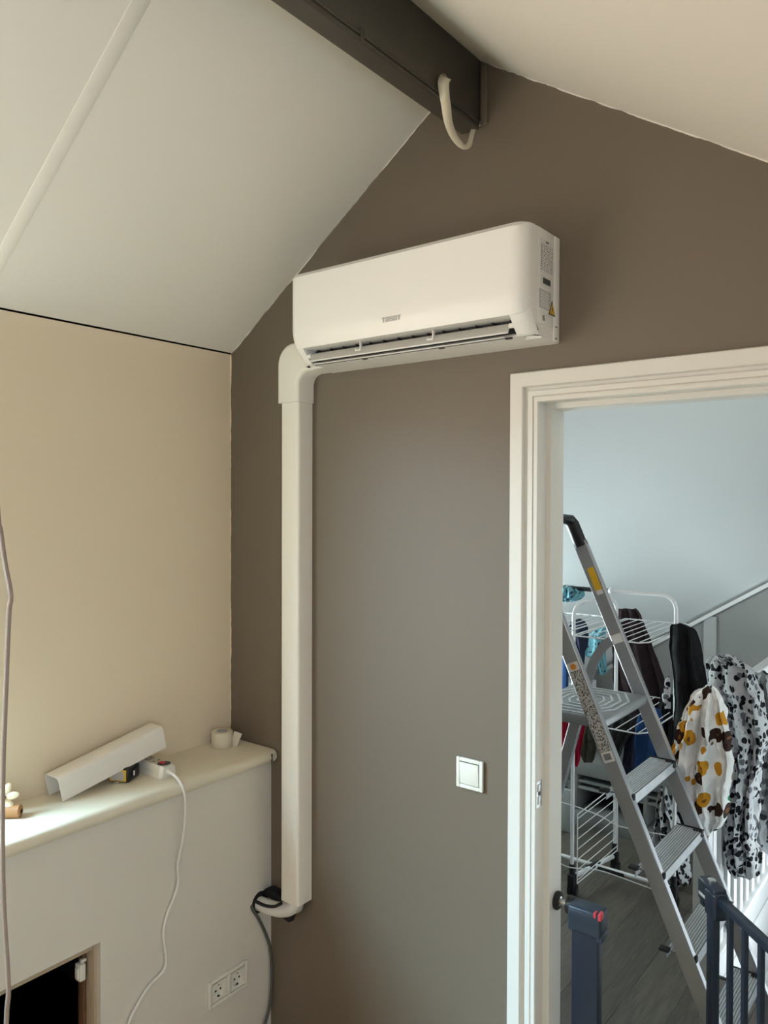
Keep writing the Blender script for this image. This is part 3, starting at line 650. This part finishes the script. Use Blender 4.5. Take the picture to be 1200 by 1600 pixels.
# ================================================================ LANDING SHELL
LY = 2.72
fl = empty('floor_landing', (.8, 1.4, 0)); struct(fl)
bm = B(); box(bm, -.7, 1.19, 0, LY, -.16, -.011); box(bm, 1.19, 2.2, 0, 1.262, -.16, -.011); obj('subfloor', bm, 'void', fl, 0)
PW, PL = .19, 1.28; R.seed(11); pool = {}
i = 0; x = -.68
while x < 2.2:
    y = -.0-R.uniform(.1, 1.1)
    while y < LY:
        ya, yb = max(y, .001), min(y+PL, LY); xa, xb_ = x, min(x+PW, 2.2)
        cuts = []
        if xb_ <= 1.19: cuts = [(xa, xb_, ya, yb)]
        elif xa >= 1.19: cuts = [(xa, xb_, ya, min(yb, 1.262))]
        else: cuts = [(xa, 1.19, ya, yb), (1.1905, xb_, ya, min(yb, 1.262))]
        for a, b, c, d in cuts:
            if d-c > .02 and b-a > .01:
                bm = B(); box(bm, a+.0006, b-.0006, c+.0006, d-.0006, -.010, 0, .0008, 1); obj('plank', bm, 'floor', fl)
        y += PL
    x += PW
bm = B(); box(bm, 1.24, 2.2, 1.258, 1.274, -.03, .004, .002); struct(obj('trim_3', bm, 'black'))
def zland(x, y): return 1.38+.641*(x-1.16)-.6*(y-2.7)
bm = B(); cs = [(-1.0, .1), (2.3, .1), (2.3, LY+.02), (-1.0, LY+.02)]
lo = [bm.verts.new((x, y, max(zland(x, y), 0))) for x, y in cs]; hi = [bm.verts.new((x, y, max(zland(x, y), 0)+.05)) for x, y in cs]
bm.faces.new(lo[::-1]); bm.faces.new(hi)
for i in range(4): bm.faces.new((lo[i], lo[(i+1) % 4], hi[(i+1) % 4], hi[i]))
struct(obj('ceiling_landing', bm, 'landw', smooth=0))
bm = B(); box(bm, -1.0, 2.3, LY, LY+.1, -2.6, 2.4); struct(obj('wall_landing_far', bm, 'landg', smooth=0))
bm = B(); box(bm, -.80, -.70, .1, LY, -.1, 3.0); struct(obj('wall_landing_left', bm, 'landw', smooth=0))
bm = B(); box(bm, 2.2, 2.3, .1, LY, -2.6, 4.2); struct(obj('wall_landing_right', bm, 'landw', smooth=0))
# moulding where the sloping ceiling meets the far wall, and a white upright board
bm = B(); a = Vector((.2, LY-.012, zland(.2, LY)-.012)); b = Vector((2.2, LY-.012, zland(2.2, LY)-.012)); box(bm, 0, (b-a).length, -.012, .012, -.010, .010, .003, 2, frame_between(a, b)); struct(obj('trim_4', bm, 'white'))
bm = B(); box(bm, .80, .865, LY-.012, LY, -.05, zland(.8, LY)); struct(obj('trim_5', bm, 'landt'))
# stairwell lining of wide white boards and treads going down
wl = empty('wall_stairwell', (1.19, 2.0, -1)); struct(wl)
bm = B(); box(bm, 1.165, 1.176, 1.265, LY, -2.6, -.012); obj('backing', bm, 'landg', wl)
for k in range(11):
    z1_ = -.012-k*.185; bm = B(); box(bm, 1.175, 1.197, 1.265, LY, z1_-.172, z1_, .004); obj('board', bm, 'white', wl)
bm = B(); box(bm, 1.175, 2.2, 1.24, 1.262, -2.6, -.011); struct(obj('wall_stair_head', bm, 'white', smooth=0))
stair = empty('staircase', (1.7, 2.3, -2.6)); struct(stair)
for k in range(6):
    z = -.20*(6-k)-.35; y = 1.30+.22*(6-k)
    if y < LY-.03:
        bm = B(); box(bm, 1.20, 2.19, y, min(y+.25, LY-.002), z-.035, z, .005); obj('tread', bm, 'white', stair)
bm = B(); box(bm, 1.15, 2.25, 1.2, LY, -2.65, -2.6); struct(obj('floor_below', bm, 'white', smooth=0))

# frames added for the assumed windows that light the room and the landing (all out of frame)
def win_frame(nm, c, ax, up, w_, h_):
    c, ax, up = Vector(c), Vector(ax).normalized(), Vector(up).normalized(); root = empty(nm, c); struct(root)
    mt = Matrix((ax, ax.cross(up)*-1, up)).transposed().to_4x4(); mt.translation = c
    for x0, x1, z0_, z1_ in ((-w_/2-.05, -w_/2, -h_/2-.05, h_/2+.05), (w_/2, w_/2+.05, -h_/2-.05, h_/2+.05), (-w_/2, w_/2, h_/2, h_/2+.05), (-w_/2, w_/2, -h_/2-.05, -h_/2)):
        bm = B(); box(bm, x0, x1, -.02, .02, z0_, z1_, .004, 2, mt); obj('assumed_window_frame', bm, 'white', root)
win_frame('assumed_window_2', (2.72, -2.2, 1.74), (0, 1, 0), (-1, 0, .637), 1.1, .8)  # frame added around the roof fill light
win_frame('assumed_window_3', (2.17, 1.95, .25), (0, 1, 0), (0, 0, 1), 1.05, 1.15)
win_frame('assumed_window_4', (-.66, 1.55, .85), (0, 1, 0), (0, 0, 1), 1.0, .7)

# balustrade
bal = thing('balustrade', (1.21, 2.0, 0), 'white wooden balustrade along the stairwell behind the hanging sheets', 'balustrade')
bm = B(); box(bm, 1.182, 1.238, 1.205, 1.262, 0, 1.03, .004); box(bm, 1.176, 1.244, 1.199, 1.268, 1.03, 1.05, .004); obj('newel_post', bm, 'white', bal)
bm = B(); box(bm, 1.185, 1.235, 1.262, LY-.002, .965, 1.01, .010, 3); obj('handrail', bm, 'white', bal)
bm = B(); box(bm, 1.180, 1.240, 1.262, LY-.002, 0.002, .030, .004); obj('base_rail', bm, 'white', bal)
for k in range(13):
    y = 1.33+k*.105
    bm = B(); box(bm, 1.196, 1.224, y, y+.045, .028, .968, .006); obj('baluster', bm, 'white', bal)

# low furniture at the back of the landing
cab = thing('low_shelf_unit', (.5, 2.35, 0), 'low shelf unit, greyed for shade, behind the drying rack', 'shelf unit')
bm = B(); box(bm, .26, 1.02, 2.22, 2.6, 0, .085, .003); obj('plinth', bm, 'unit', cab)
for z in (.20, .235): bm = B(); box(bm, .27, 1.01, 2.23, 2.6, z, z+.014, .002); obj('shelf', bm, 'unit', cab)
bm = B(); box(bm, .26, 1.02, 2.22, 2.6, .28, .36, .003); obj('top_drawer', bm, 'unit', cab)
for x in (.26, .64, 1.002): bm = B(); box(bm, x, x+.018, 2.225, 2.6, .085, .28, .002); obj('upright', bm, 'unit', cab)
bm = B(); box(bm, .27, 1.01, 2.58, 2.598, .085, .28); obj('back_board', bm, 'void', cab, 0)
bm = B(); box(bm, .62, .98, 2.26, 2.58, .361, .50, .01); tag(obj('wooden_box', bm, 'woodd'), 'dark brown wooden box on top of the low shelf unit', 'box')
dr = thing('drawer_cabinet', (.10, 2.45, 0), 'drawer cabinet greyed for shade with pale top drawer behind the ladder platform', 'cabinet')
bm = B(); box(bm, -.06, .228, 2.30, 2.64, 0, .62, .003); obj('carcass', bm, 'unit', dr)
bm = B(); box(bm, .045, .228, 2.28, 2.60, .621, .72, .003); obj('top_drawer', bm, 'white', dr)
for k in range(3):
    bm = B(); box(bm, -.05, .220, 2.285, 2.30, .02+k*.2, .21+k*.2, .003); d_ = obj('drawer', bm, 'unit', dr)
    bm = B(); tube(bm, [(.19, 2.285, .10+k*.2), (.19, 2.262, .10+k*.2), (.19, 2.262, .17+k*.2), (.19, 2.285, .17+k*.2)], .005, 8); obj('handle', bm, 'black', d_)
bm = B(); box(bm, .232, .30, 2.09, 2.105, .002, .235, .012, 3, ); tag(obj('grey_board', bm, 'landg'), 'pale grey board standing on the floor behind rack wires', 'board')

# ================================================================ DRYING RACK
rk = thing('drying_rack', (.615, 1.65, 0), 'white wire drying rack on black castors, loaded with washing', 'drying rack')
P1, P2, P3, P4 = Vector((.580, 1.487, 0)), Vector((.650, 1.813, 0)), Vector((.975, 1.655, 0)), Vector((.255, 1.645, 0))
Mc = (P1+P2)/2
def uframe(a, b, zt, name, r=.0085, rc=.06):
    d = (b-a).normalized(); pts = [a+Vector((0, 0, .10)), a+Vector((0, 0, zt-rc))]
    pts += [a+d*(rc-rc*math.cos(t))+Vector((0, 0, zt-rc+rc*math.sin(t))) for t in (.4, .8, 1.2, 1.5708)]
    pts += [b-d*(rc-rc*math.cos(t))+Vector((0, 0, zt-rc+rc*math.sin(t))) for t in (1.5708, 1.2, .8, .4)]
    pts += [b+Vector((0, 0, zt-rc)), b+Vector((0, 0, .10))]
    bm = B(); tube(bm, pts, r, 10); return obj(name, bm, 'rackw', rk)
uframe(P1, P2, 1.312, 'side_frame'); uframe(P3, P4, 1.362, 'main_frame')
bm = B(); ball(bm, (.690, 1.651, 1.362), .018, .016, .016, 14); obj('joint', bm, 'rackw', rk)
bm = B(); tube(bm, [(.48, 1.648, 1.362), (.672, 1.651, 1.362)], .0105, 10); obj('grip', bm, 'black', rk)
def shelf(name, z, x0, x1, y0, y1, nw):
    bm = B(); tube(bm, [(x0, y0, z), (x1-.03, y0, z), (x1, y0+.04, z), (x1, y1-.02, z), (x1-.02, y1, z), (x0, y1, z), (x0, y0, z)], .0032, 6); fr = obj(name, bm, 'rackw', rk)
    for k in range(nw):
        x = x0+.025+(x1-x0-.05)*k/(nw-1); bm = B(); tube(bm, [(x, y0, z+.003), (x, y1, z+.003)], .0019, 6); obj('wire', bm, 'rackw', fr)
shelf('wing', 1.198, .645, .955, 1.335, 1.945, 7); shelf('wing', 1.198, .27, .585, 1.335, 1.945, 7)
shelf('wing', .815, .645, .935, 1.385, 2.03, 6); shelf('wing', .815, .28, .585, 1.385, 2.03, 6)
d12 = (P2-P1).normalized(); nn = Vector((d12.y, -d12.x, 0))*.02
bm = B(); a = P1+nn+d12*.01; b = P2+nn-d12*.01
tube(bm, [a+Vector((0, 0, .06)), a+Vector((0, 0, .37)), b+Vector((0, 0, .44)), b+Vector((0, 0, .12)), a+Vector((0, 0, .06))], .003, 6); fs = obj('folded_wing', bm, 'rackw', rk)
for k in range(7):
    z = .075+k*.046; bm = B(); tube(bm, [a+Vector((0, 0, z)), b+Vector((0, 0, z+.065))], .0019, 6); obj('wire', bm, 'rackw', fs)
for pts in ([(866, 1250), (905, 1262), (940, 1276), (960, 1288), (976, 1293), (1040, 1305), (1060, 1309)], [(866, 1344), (886, 1354), (905, 1357), (925, 1358), (950, 1364), (1005, 1384), (1040, 1397)]):
    bm = B(); tube(bm, [at(u, v, 1.40) for u, v in pts], .0022, 6, 4); obj('front_wire', bm, 'rackw', rk)
zb = Vector((0, 0, .085))
bm = B(); tube(bm, [P1+zb, P2+zb], .0105, 10); obj('base_bar', bm, 'rackw', rk)
bm = B(); tube(bm, [P4+zb+Vector((0, 0, .004)), P3+zb+Vector((0, 0, .004))], .0095, 10); cb = obj('cross_bar', bm, 'rackw', rk)
bm = B(); tube(bm, [Mc+zb+(P3-Mc)*.06, Mc+zb+(P3-Mc)*.40], .012, 10); obj('sleeve', bm, 'black', cb)
bm = B(); tube(bm, [Mc+zb-d12*.035, Mc+zb+d12*.035], .0155, 12); obj('hub', bm, 'black', rk)
for p in (P1, P2, P3, P4):
    bm = B(); tube(bm, [p+Vector((0, 0, .05)), p+Vector((0, 0, .145))], .0135, 10); box(bm, p.x-.016, p.x+.016, p.y-.018, p.y+.018, .045, .10, .005); fb = obj('foot', bm, 'rubber', rk)
    for s in (-1, 1): bm = B(); cyl(bm, p+Vector((s*.013, .008, .026)), (1, .2, 0), .026, .016, 18); obj('castor', bm, 'rubber', fb)

# ================================================================ WASHING
def bundle(name, rows, Y, dep, m_, label, cat, nf=3, fa=.4, seed=0, group=None, sub=7, skew=0.0, N=44, cr=.005):
    """closed cloth volume: rows give its left and right outline and height on the plane y=Y; folds ripple across its depth"""
    rr = random.Random(seed); ph = [rr.uniform(0, 6.28) for _ in range(4)]
    L_ = crom([at(u0, v, Y) for u0, u1, v in rows], sub); R2 = crom([at(u1, v, Y) for u0, u1, v in rows], sub)
    bm = B(); rings = []; n = len(L_)
    for i, (a, b) in enumerate(zip(L_, R2)):
        t = i/(n-1); c = (a+b)/2; h = (b-a)/2; ring = []
        tp = min(1, .25+3.2*min(t, 1-t))
        for j in range(N):
            th = 2*math.pi*j/N; s = math.cos(th); q = math.sin(th)
            y = dep*tp*q*(1-abs(s)**4)**.5 if abs(s) < 1 else 0
            fold = fa*dep*math.sin(nf*math.pi*s+ph[0]+1.3*t+.6*math.sin(4*t+ph[1]))+.35*fa*dep*math.sin(2.3*nf*math.pi*s+ph[2]+2*t)
            p = c+h*s+Vector((0, y+fold*tp+skew*s, .25*fa*dep*math.sin(nf*2*s+ph[3])))
            p += noise.noise_vector(p*14+Vector((seed*3.1, 0, 0)))*cr+noise.noise_vector(p*34+Vector((seed, 5, 0)))*cr*.5; ring.append(bm.verts.new(p))
        rings.append(ring)
    for a, b in zip(rings, rings[1:]):
        for j in range(N): bm.faces.new((a[j], a[(j+1) % N], b[(j+1) % N], b[j]))
    bm.faces.new(rings[0][::-1]); bm.faces.new(rings[-1])
    o = obj(name, bm, m_, None, 60); tag(o, label, cat, group); return o
bundle('trousers', [(958, 994, 951), (957, 1000, 957), (957, 1006, 970), (957, 1017, 1000), (958, 1031, 1040), (960, 1041, 1069), (966, 1042, 1085), (976, 1040, 1110), (985, 1036, 1135)], 2.07, .014, 'c_brown', 'dark patterned trousers hanging behind the rack wing wires', 'trousers', 3, .8, 1)
bundle('sweater', [(1050, 1068, 975), (1047, 1084, 981), (1046, 1091, 995), (1045, 1096, 1020), (1050, 1101, 1050), (1052, 1105, 1080), (1052, 1104, 1110), (1048, 1098, 1150), (1045, 1082, 1185), (1045, 1070, 1210)], 1.60, .030, 'c_black', 'black sweater draped over the rack corner left of the sheets', 'sweater', 2, .4, 2)
bundle('bunched_cloth', [(876, 898, 915), (869, 907, 918), (866, 912, 925), (867, 912, 931), (872, 905, 937), (880, 895, 940)], 1.66, .035, 'teal', 'teal dotted cloth bunched on top of the rack grip', 'cloth', 4, .3, 3)
bundle('cap', [(896, 910, 968), (891, 916, 973), (889, 918, 985), (890, 918, 1000), (893, 917, 1008), (903, 914, 1020), (907, 912, 1040)], 1.78, .03, 'c_navy', 'navy garment hanging under the left rack wing', 'garment', 2, .3, 4)
bundle('pyjama_top', [(938, 946, 980), (926, 947, 988), (919, 947, 996), (916, 948, 1012), (914, 948, 1022), (926, 948, 1030), (932, 948, 1038), (935, 949, 1050), (937, 944, 1054)], 1.92, .012, 'teal', 'pale teal dotted pyjama top hanging beside curved ladder brace', 'pyjama top', 2, .5, 5)
bundle('grey_shirt', [(866, 884, 1006), (864, 887, 1012), (864, 884, 1020), (866, 878, 1028)], 1.78, .015, 'c_grey', 'grey garment corner hanging at the door jamb behind ladder', 'garment', 2, .4, 6)
bundle('jeans', [(878, 888, 1018), (877, 888, 1040), (876, 888, 1060), (876, 887, 1085)], 1.85, .012, 'c_blue', 'narrow blue denim leg beside rack post at the jamb', 'jeans', 1, .3, 7)
bundle('leggings', [(895, 904, 1030), (894, 905, 1050), (894, 905, 1080)], 1.85, .012, 'c_dnavy', 'dark navy leggings hanging right of the narrow denim leg', 'leggings', 1, .3, 8)
bundle('red_shirt', [(864, 916, 1108), (864, 917, 1125), (866, 914, 1150), (876, 909, 1175), (891, 905, 1192), (894, 903, 1198)], 1.62, .012, 'c_red', 'crimson shirt hanging under the ladder platform', 'shirt', 3, .6, 9)
bundle('olive_top', [(918, 925, 1128), (913, 929, 1145), (909, 931, 1165), (908, 930, 1180), (912, 926, 1191)], 1.58, .012, 'c_olive', 'olive grey top hanging right of the crimson shirt', 'top', 2, .5, 10)
bundle('charcoal_top', [(962, 984, 1116), (948, 992, 1124), (946, 990, 1140), (948, 978, 1160), (952, 970, 1180), (955, 964, 1190)], 1.62, .012, 'c_char', 'charcoal top hanging between the two ladder rails', 'top', 3, .6, 11)
bundle('denim_trousers', [(1010, 1028, 1106), (1000, 1034, 1114), (994, 1036, 1130), (992, 1036, 1155), (991, 1034, 1180), (990, 1030, 1200)], 1.70, .014, 'c_blue', 'mid blue denim trousers behind the right ladder rail', 'trousers', 2, .5, 12)
bundle('navy_trousers', [(980, 993, 1128), (978, 993, 1150), (974, 992, 1180), (970, 992, 1212)], 1.66, .012, 'c_dnavy', 'dark navy trousers hanging left of the mid blue denim', 'trousers', 1, .5, 13)
bundle('black_skirt', [(1032, 1052, 1085), (1028, 1054, 1110), (1028, 1056, 1150), (1026, 1058, 1190), (1030, 1054, 1215)], 1.80, .014, 'c_black', 'black skirt hanging behind the print sheet edge', 'skirt', 2, .5, 14)
bundle('spotted_sock', [(1041, 1046, 1058), (1038, 1048, 1072), (1036, 1049, 1090), (1039, 1048, 1108)], 1.55, .012, 'leo', 'small white spotted cloth hanging left of the black sweater', 'cloth', 1, .3, 15)
bundle('print_sheet', [(1092, 1116, 1075), (1085, 1122, 1080), (1076, 1130, 1097), (1068, 1136, 1118), (1058, 1142, 1145), (1049, 1145, 1170), (1043, 1146, 1190), (1048, 1145, 1215), (1056, 1143, 1240), (1068, 1140, 1265), (1078, 1133, 1283), (1088, 1122, 1296), (1098, 1110, 1302)], 1.15, .075, 'print', 'white fitted sheet with brown and mustard print over the newel post', 'sheet', 3, .34, 16, sub=9, N=84, cr=.013)
bundle('leopard_sheet', [(1112, 1140, 1028), (1104, 1156, 1032), (1102, 1172, 1045), (1103, 1185, 1070), (1108, 1194, 1100), (1116, 1200, 1130), (1126, 1204, 1155), (1138, 1196, 1180), (1141, 1188, 1210), (1140, 1184, 1250), (1136, 1183, 1290), (1132, 1186, 1325), (1133, 1187, 1350), (1146, 1186, 1366)], 1.50, .075, 'leo', 'large black and white spotted sheet hung over the handrail', 'sheet', 3, .34, 17, sub=9, N=84, cr=.016)
bundle('grey_spotted_sheet', [(1176, 1204, 1050), (1172, 1220, 1080), (1176, 1235, 1130), (1176, 1240, 1200), (1178, 1240, 1260), (1182, 1238, 1310), (1192, 1232, 1334)], 1.84, .06, 'leo2', 'grey spotted sheet at the picture right edge behind the large one', 'sheet', 3, .35, 18, N=72, cr=.016)
bundle('spotted_blanket', [(1028, 1040, 1232), (1026, 1048, 1255), (1022, 1060, 1285), (1018, 1068, 1315), (1020, 1076, 1345), (1036, 1079, 1368), (1046, 1077, 1384)], 1.86, .05, 'leo', 'black and white spotted cloth hanging low behind the ladder steps', 'cloth', 3, .4, 19)

# ================================================================ STEP LADDER
ld = thing('step_ladder', (1.2, .78, 0), 'worn aluminium step ladder with platform standing in the landing', 'step ladder')
YL, YR = .575, .985
LEAN = math.atan(.437)
def rail_x(z): return 1.064+(1.062-z)*.437        # centre line of the front rails
def rail_pts(Y, z0, z1): return Vector((rail_x(z0), Y, z0)), Vector((rail_x(z1), Y, z1))
def channel(bm, p0, p1, w_, t_, flange, side):
    """C-channel: web across the lean, flanges to one side along y"""
    mt = frame_between(p0, p1, (0, -1, 0)); L = (Vector(p1)-Vector(p0)).length
    # local y lies across the rail in the lean plane, local z along -y world
    box(bm, 0, L, -w_/2, w_/2, -t_/2, t_/2, .001, 1, mt)
    for s in (-1, 1): box(bm, 0, L, s*w_/2-t_/2, s*w_/2+t_/2, min(0, -side*flange), max(0, -side*flange), .001, 1, mt)
for Y, side, zt in ((YL, 1, 1.64), (YR, 1, 1.615)):
    bm = B(); a, b = rail_pts(Y, .02, zt); channel(bm, a, b, .047, .003, .022, side); rl = obj('side_rail', bm, 'alu', ld)
    bm = B(); a, b = rail_pts(Y+.008, .0, .06); mt = frame_between(a, b, (0, -1, 0)); box(bm, 0, (b-a).length, -.028, .028, -.018, .016, .004, 2, mt); obj('rubber_foot', bm, 'rubber', rl)
# hooped black grip joining the rail tops
bm = B(); t1, t2 = rail_pts(YL+.008, 1.60, 1.66); b1, b2 = rail_pts(YR+.008, 1.60, 1.66)
sq = [(-.0235, -.012), (.0235, -.012), (.0235, .012), (-.0235, .012)]
up = Vector((1, 0, .437)).normalized()
sweep(bm, [b1, b2+Vector((-.010, 0, .022)), b2+Vector((-.018, -.018, .040)), b2+Vector((-.022, -.06, .043)), t2+Vector((-.022, .06, .043)), t2+Vector((-.018, .018, .040)), t2+Vector((-.010, 0, .022)), t1], [(.0265*math.cos(a), .016*math.sin(a)) for a in [2*math.pi*i/12 for i in range(12)]], up=Vector((0, 1, 0)))
obj('top_grip', bm, 'black', ld)
# treads with ribs and black end caps
for zt in (.862, .646, .428, .214):
    x = rail_x(zt)+.012
    bm = B(); box(bm, x-.068, x+.018, YL+.004, YR-.002, zt-.004, zt-.0005); box(bm, x+.0155, x+.018, YL+.004, YR-.002, zt-.034, zt, .001, 1); box(bm, x-.068, x-.066, YL+.004, YR-.002, zt-.030, zt)
    st = obj('tread', bm, 'alud', ld); bm = B()  # dark base colour stands in for shade in the grooves between ribs
    for k in range(10): xx = x-.064+k*.0080; box(bm, xx, xx+.0052, YL+.004, YR-.002, zt-.001, zt+.0016)
    rb = obj('tread_ribs', bm, 'alur', st, 0); rb['kind'] = 'stuff'
    bm = B(); box(bm, x+.0170, x+.0190, YL+.004, YR-.002, zt-.030, zt+.001, .0008, 1); obj('front_edge', bm, 'alur', st)
    for yy in (YL, YR):
        s = 1 if yy == YL else -1
        bm = B(); box(bm, x-.006, x+.022, yy+s*.002, yy+s*.020, zt-.014, zt+.004, .003, 2); obj('end_cap', bm, 'rubber', st)
        if yy == YL:
            bm = B(); box(bm, x-.085, x-.055, yy-.012, yy+.012, zt-.004, zt+.006, .003, 2); obj('back_cap', bm, 'rubber', st)
    bm = B(); box(bm, x-.006, x+.020, YR-.006, YR-.002, zt-.006, zt+.004, .001, 1); box(bm, x-.068, x+.018, YR-.004, YR-.001, zt+.001, zt+.006, .001, 1); obj('side_seal', bm, 'rubber', st)
# platform with nested hexagon ridges
px0, px1, pz = .805, 1.085, 1.082
pf = empty('platform', (0, 0, 0)); bpy.data.objects.remove(pf)
bm = B(); box(bm, px0, px1, YL+.010, YR-.004, pz-.034, pz, .008, 3); plat = obj('platform', bm, 'plat', ld)
bm = B(); cxp, cyp = (px0+px1)/2, (YL+YR)/2
for k in range(5):
    a, b = .125-.024*k, .175-.034*k
    hexp = [(cxp+a*.55, cyp-b), (cxp+a, cyp-b*.35), (cxp+a, cyp+b*.35), (cxp+a*.55, cyp+b), (cxp-a*.55, cyp+b), (cxp-a, cyp+b*.35), (cxp-a, cyp-b*.35), (cxp-a*.55, cyp-b)]
    for (xa, ya), (xb2, yb2) in zip(hexp, hexp[1:]+hexp[:1]):
        mt = frame_between((xa, ya, pz), (xb2, yb2, pz)); L = math.hypot(xb2-xa, yb2-ya); box(bm, -.002, L+.002, -.0035, .0035, -.001, .0028, 0, 1, mt)
obj('anti_slip_ridge', bm, 'alur', plat, 0)
for Y in (YL+.022, YR-.022):
    bm = B(); channel(bm, (.853, Y, 1.06), (.572, Y, .012), .040, .003, .02, 1); rl = obj('rear_leg', bm, 'alu', ld)
    bm = B(); box(bm, .555, .60, Y-.014, Y+.014, 0, .05, .004); obj('rubber_foot', bm, 'rubber', rl)
bm = B(); box(bm, .632, .662, YL+.02, YR-.02, .30, .325, .002); obj('rear_brace', bm, 'alu', ld)
# curved brace from the right rail down to the platform rear
bm = B(); sweep(bm, crom([(.955, YR-.014, 1.262), (.925, YR-.014, 1.235), (.888, YR-.014, 1.17), (.865, YR-.014, 1.09), (.856, YR-.014, 1.03)], 6), [(-.017, -.003), (.017, -.003), (.017, .003), (-.017, .003)], up=Vector((0, 1, 0))); obj('curved_brace', bm, 'alu', ld)
# stickers on the rails
def sticker(Y, z0, z1, m_, w_=.038, name='sticker', off=0):
    bm = B(); a, b = rail_pts(Y-.0022, z0, z1); mt = frame_between(a, b, (0, -1, 0)); box(bm, 0, (b-a).length, -w_/2+off, w_/2+off, 0, .0008, 0, 1, mt); return obj(name, bm, m_, ld, 0)
sticker(YL, .985, 1.225, 'label', name='instruction_label')
s1 = sticker(YL, .955, .985, 'paper', name='barcode_label')
bm = B()
for k in range(9):
    a, b = rail_pts(YL-.0028, .962+k*.002, .9632+k*.002); mt = frame_between(a, b, (0, -1, 0)); box(bm, 0, (b-a).length, -.011, .013, 0, .0009, 0, 1, mt)
obj('barcode', bm, 'ink', s1, 0)
s2 = sticker(YL, 1.225, 1.25, 'paper', name='round_mark_label')
bm = B(); a, b = rail_pts(YL-.004, 1.2375, 1.24); cyl(bm, a, (0, -1, 0), .010, .001, 16); obj('round_mark', bm, 'orange', s2)
sticker(YR, 1.44, 1.52, 'yellow', .026, 'warning_sticker', -.004); sticker(YR, 1.425, 1.44, 'paper', .024, 'torn_sticker', -.004)
sticker(YR, 1.255, 1.285, 'paper', .040, 'brand_label')

# ================================================================ SAFETY GATE
gp = thing('gate_post', (1.258, .06, 0), 'slate blue gate post with red marker clamped to the door jamb', 'gate post')
bm = B(); box(bm, 1.222, 1.290, .045, .078, .012, .712, .003); obj('upright', bm, 'navyp', gp)
hb = B(); box(hb, 1.214, 1.300, .036, .088, .700, .762, .006, 3); box(hb, 1.216, 1.298, .034, .06, .722, .756, .004, 2); box(hb, 1.288, 1.303, .040, .082, .690, .712, .003); hd = obj('latch_housing', hb, 'navy', gp)
bm = B(); box(bm, 1.283, 1.289, .034, .05, .750, .7635, .001); box(bm, 1.2945, 1.3015, .034, .055, .747, .7645, .0015); obj('red_marker', bm, 'red', hd)
bm = B(); cyl(bm, (1.185, .075, .742), (1, 0, 0), .0075, .05, 12); obj('bolt', bm, 'steel', gp)
bm = B(); lathe(bm, (1.1655, .075, .742), [(.021, 0), (.023, .002), (.023, .008), (.020, .011)], 24, (1, 0, 0)); cp = obj('wall_cup', bm, 'rubber', gp)
bm = B(); lathe(bm, (1.1765, .075, .742), [(.0125, 0), (.0125, .002), (.010, .003)], 20, (1, 0, 0)); obj('washer', bm, 'steel', cp)
bm = B(); lathe(bm, (1.198, .075, .742), [(.020, 0), (.023, .002), (.023, .016), (.020, .018)], 18, (1, 0, 0)); obj('hand_wheel', bm, 'black', gp)
lf = thing('gate_leaf', (1.6, .19, 0), 'dark barred safety gate leaf swung open in front of the ladder', 'safety gate')
G0, G1 = Vector((1.492, .302, 0)), Vector((1.775, .010, 0)); gd = (G1-G0).normalized(); gm = frame_between(G0, G1)
bm = B(); box(bm, -.014, .014, -.011, .011, .06, .735, .003, 2, gm); obj('stile', bm, 'navyd', lf)
bm = B(); box(bm, .02, (G1-G0).length, -.011, .011, .758, .780, .004, 2, gm); obj('top_rail', bm, 'navyd', lf)
bm = B(); box(bm, 0, (G1-G0).length, -.010, .010, .060, .085, .003, 2, gm); obj('bottom_rail', bm, 'navyd', lf)
for s in (.078, .141, .206, .270, .334): bm = B(); box(bm, s-.0065, s+.0065, -.0065, .0065, .08, .762, .002, 2, gm); obj('bar', bm, 'navyd', lf)
bm = B(); box(bm, .385, .4066, -.012, .012, .04, .785, .003, 2, gm); obj('hinge_stile', bm, 'navyd', lf)
hb = B(); box(hb, -.048, .034, -.018, .018, .738, .795, .006, 3, gm); box(hb, -.012, .038, -.020, .020, .716, .785, .008, 3, gm); box(hb, -.045, -.022, -.014, .014, .722, .742, .004, 2, gm); hd = obj('latch_housing', hb, 'navyd', lf)
bm = B(); box(bm, -.040, -.005, .0178, .0186, .752, .760, 0, 1, gm @ Matrix.Diagonal((1, -1, 1, 1))); obj('pale_marking', bm, 'greyink', hd)
bm = B(); cyl(bm, G0+gd*-.010+Vector((0, 0, .797)), (0, 0, 1), .010, .010, 14); obj('release_button', bm, 'steel', hd)
hp = thing('gate_hinge_post', (1.86, .03, 0), 'dark hinge post and spacer of the gate at right jamb', 'gate post')
bm = B(); box(bm, 1.790, 1.815, -.005, .03, .012, .79, .003); obj('upright', bm, 'navyd', hp)
for z in (.06, .74): bm = B(); box(bm, 1.815, 1.962, .0, .022, z, z+.022, .003); obj('spacer_rail', bm, 'navyd', hp)
bm = B(); box(bm, 1.938, 1.9645, -.005, .03, .012, .79, .003); obj('jamb_upright', bm, 'navyd', hp)
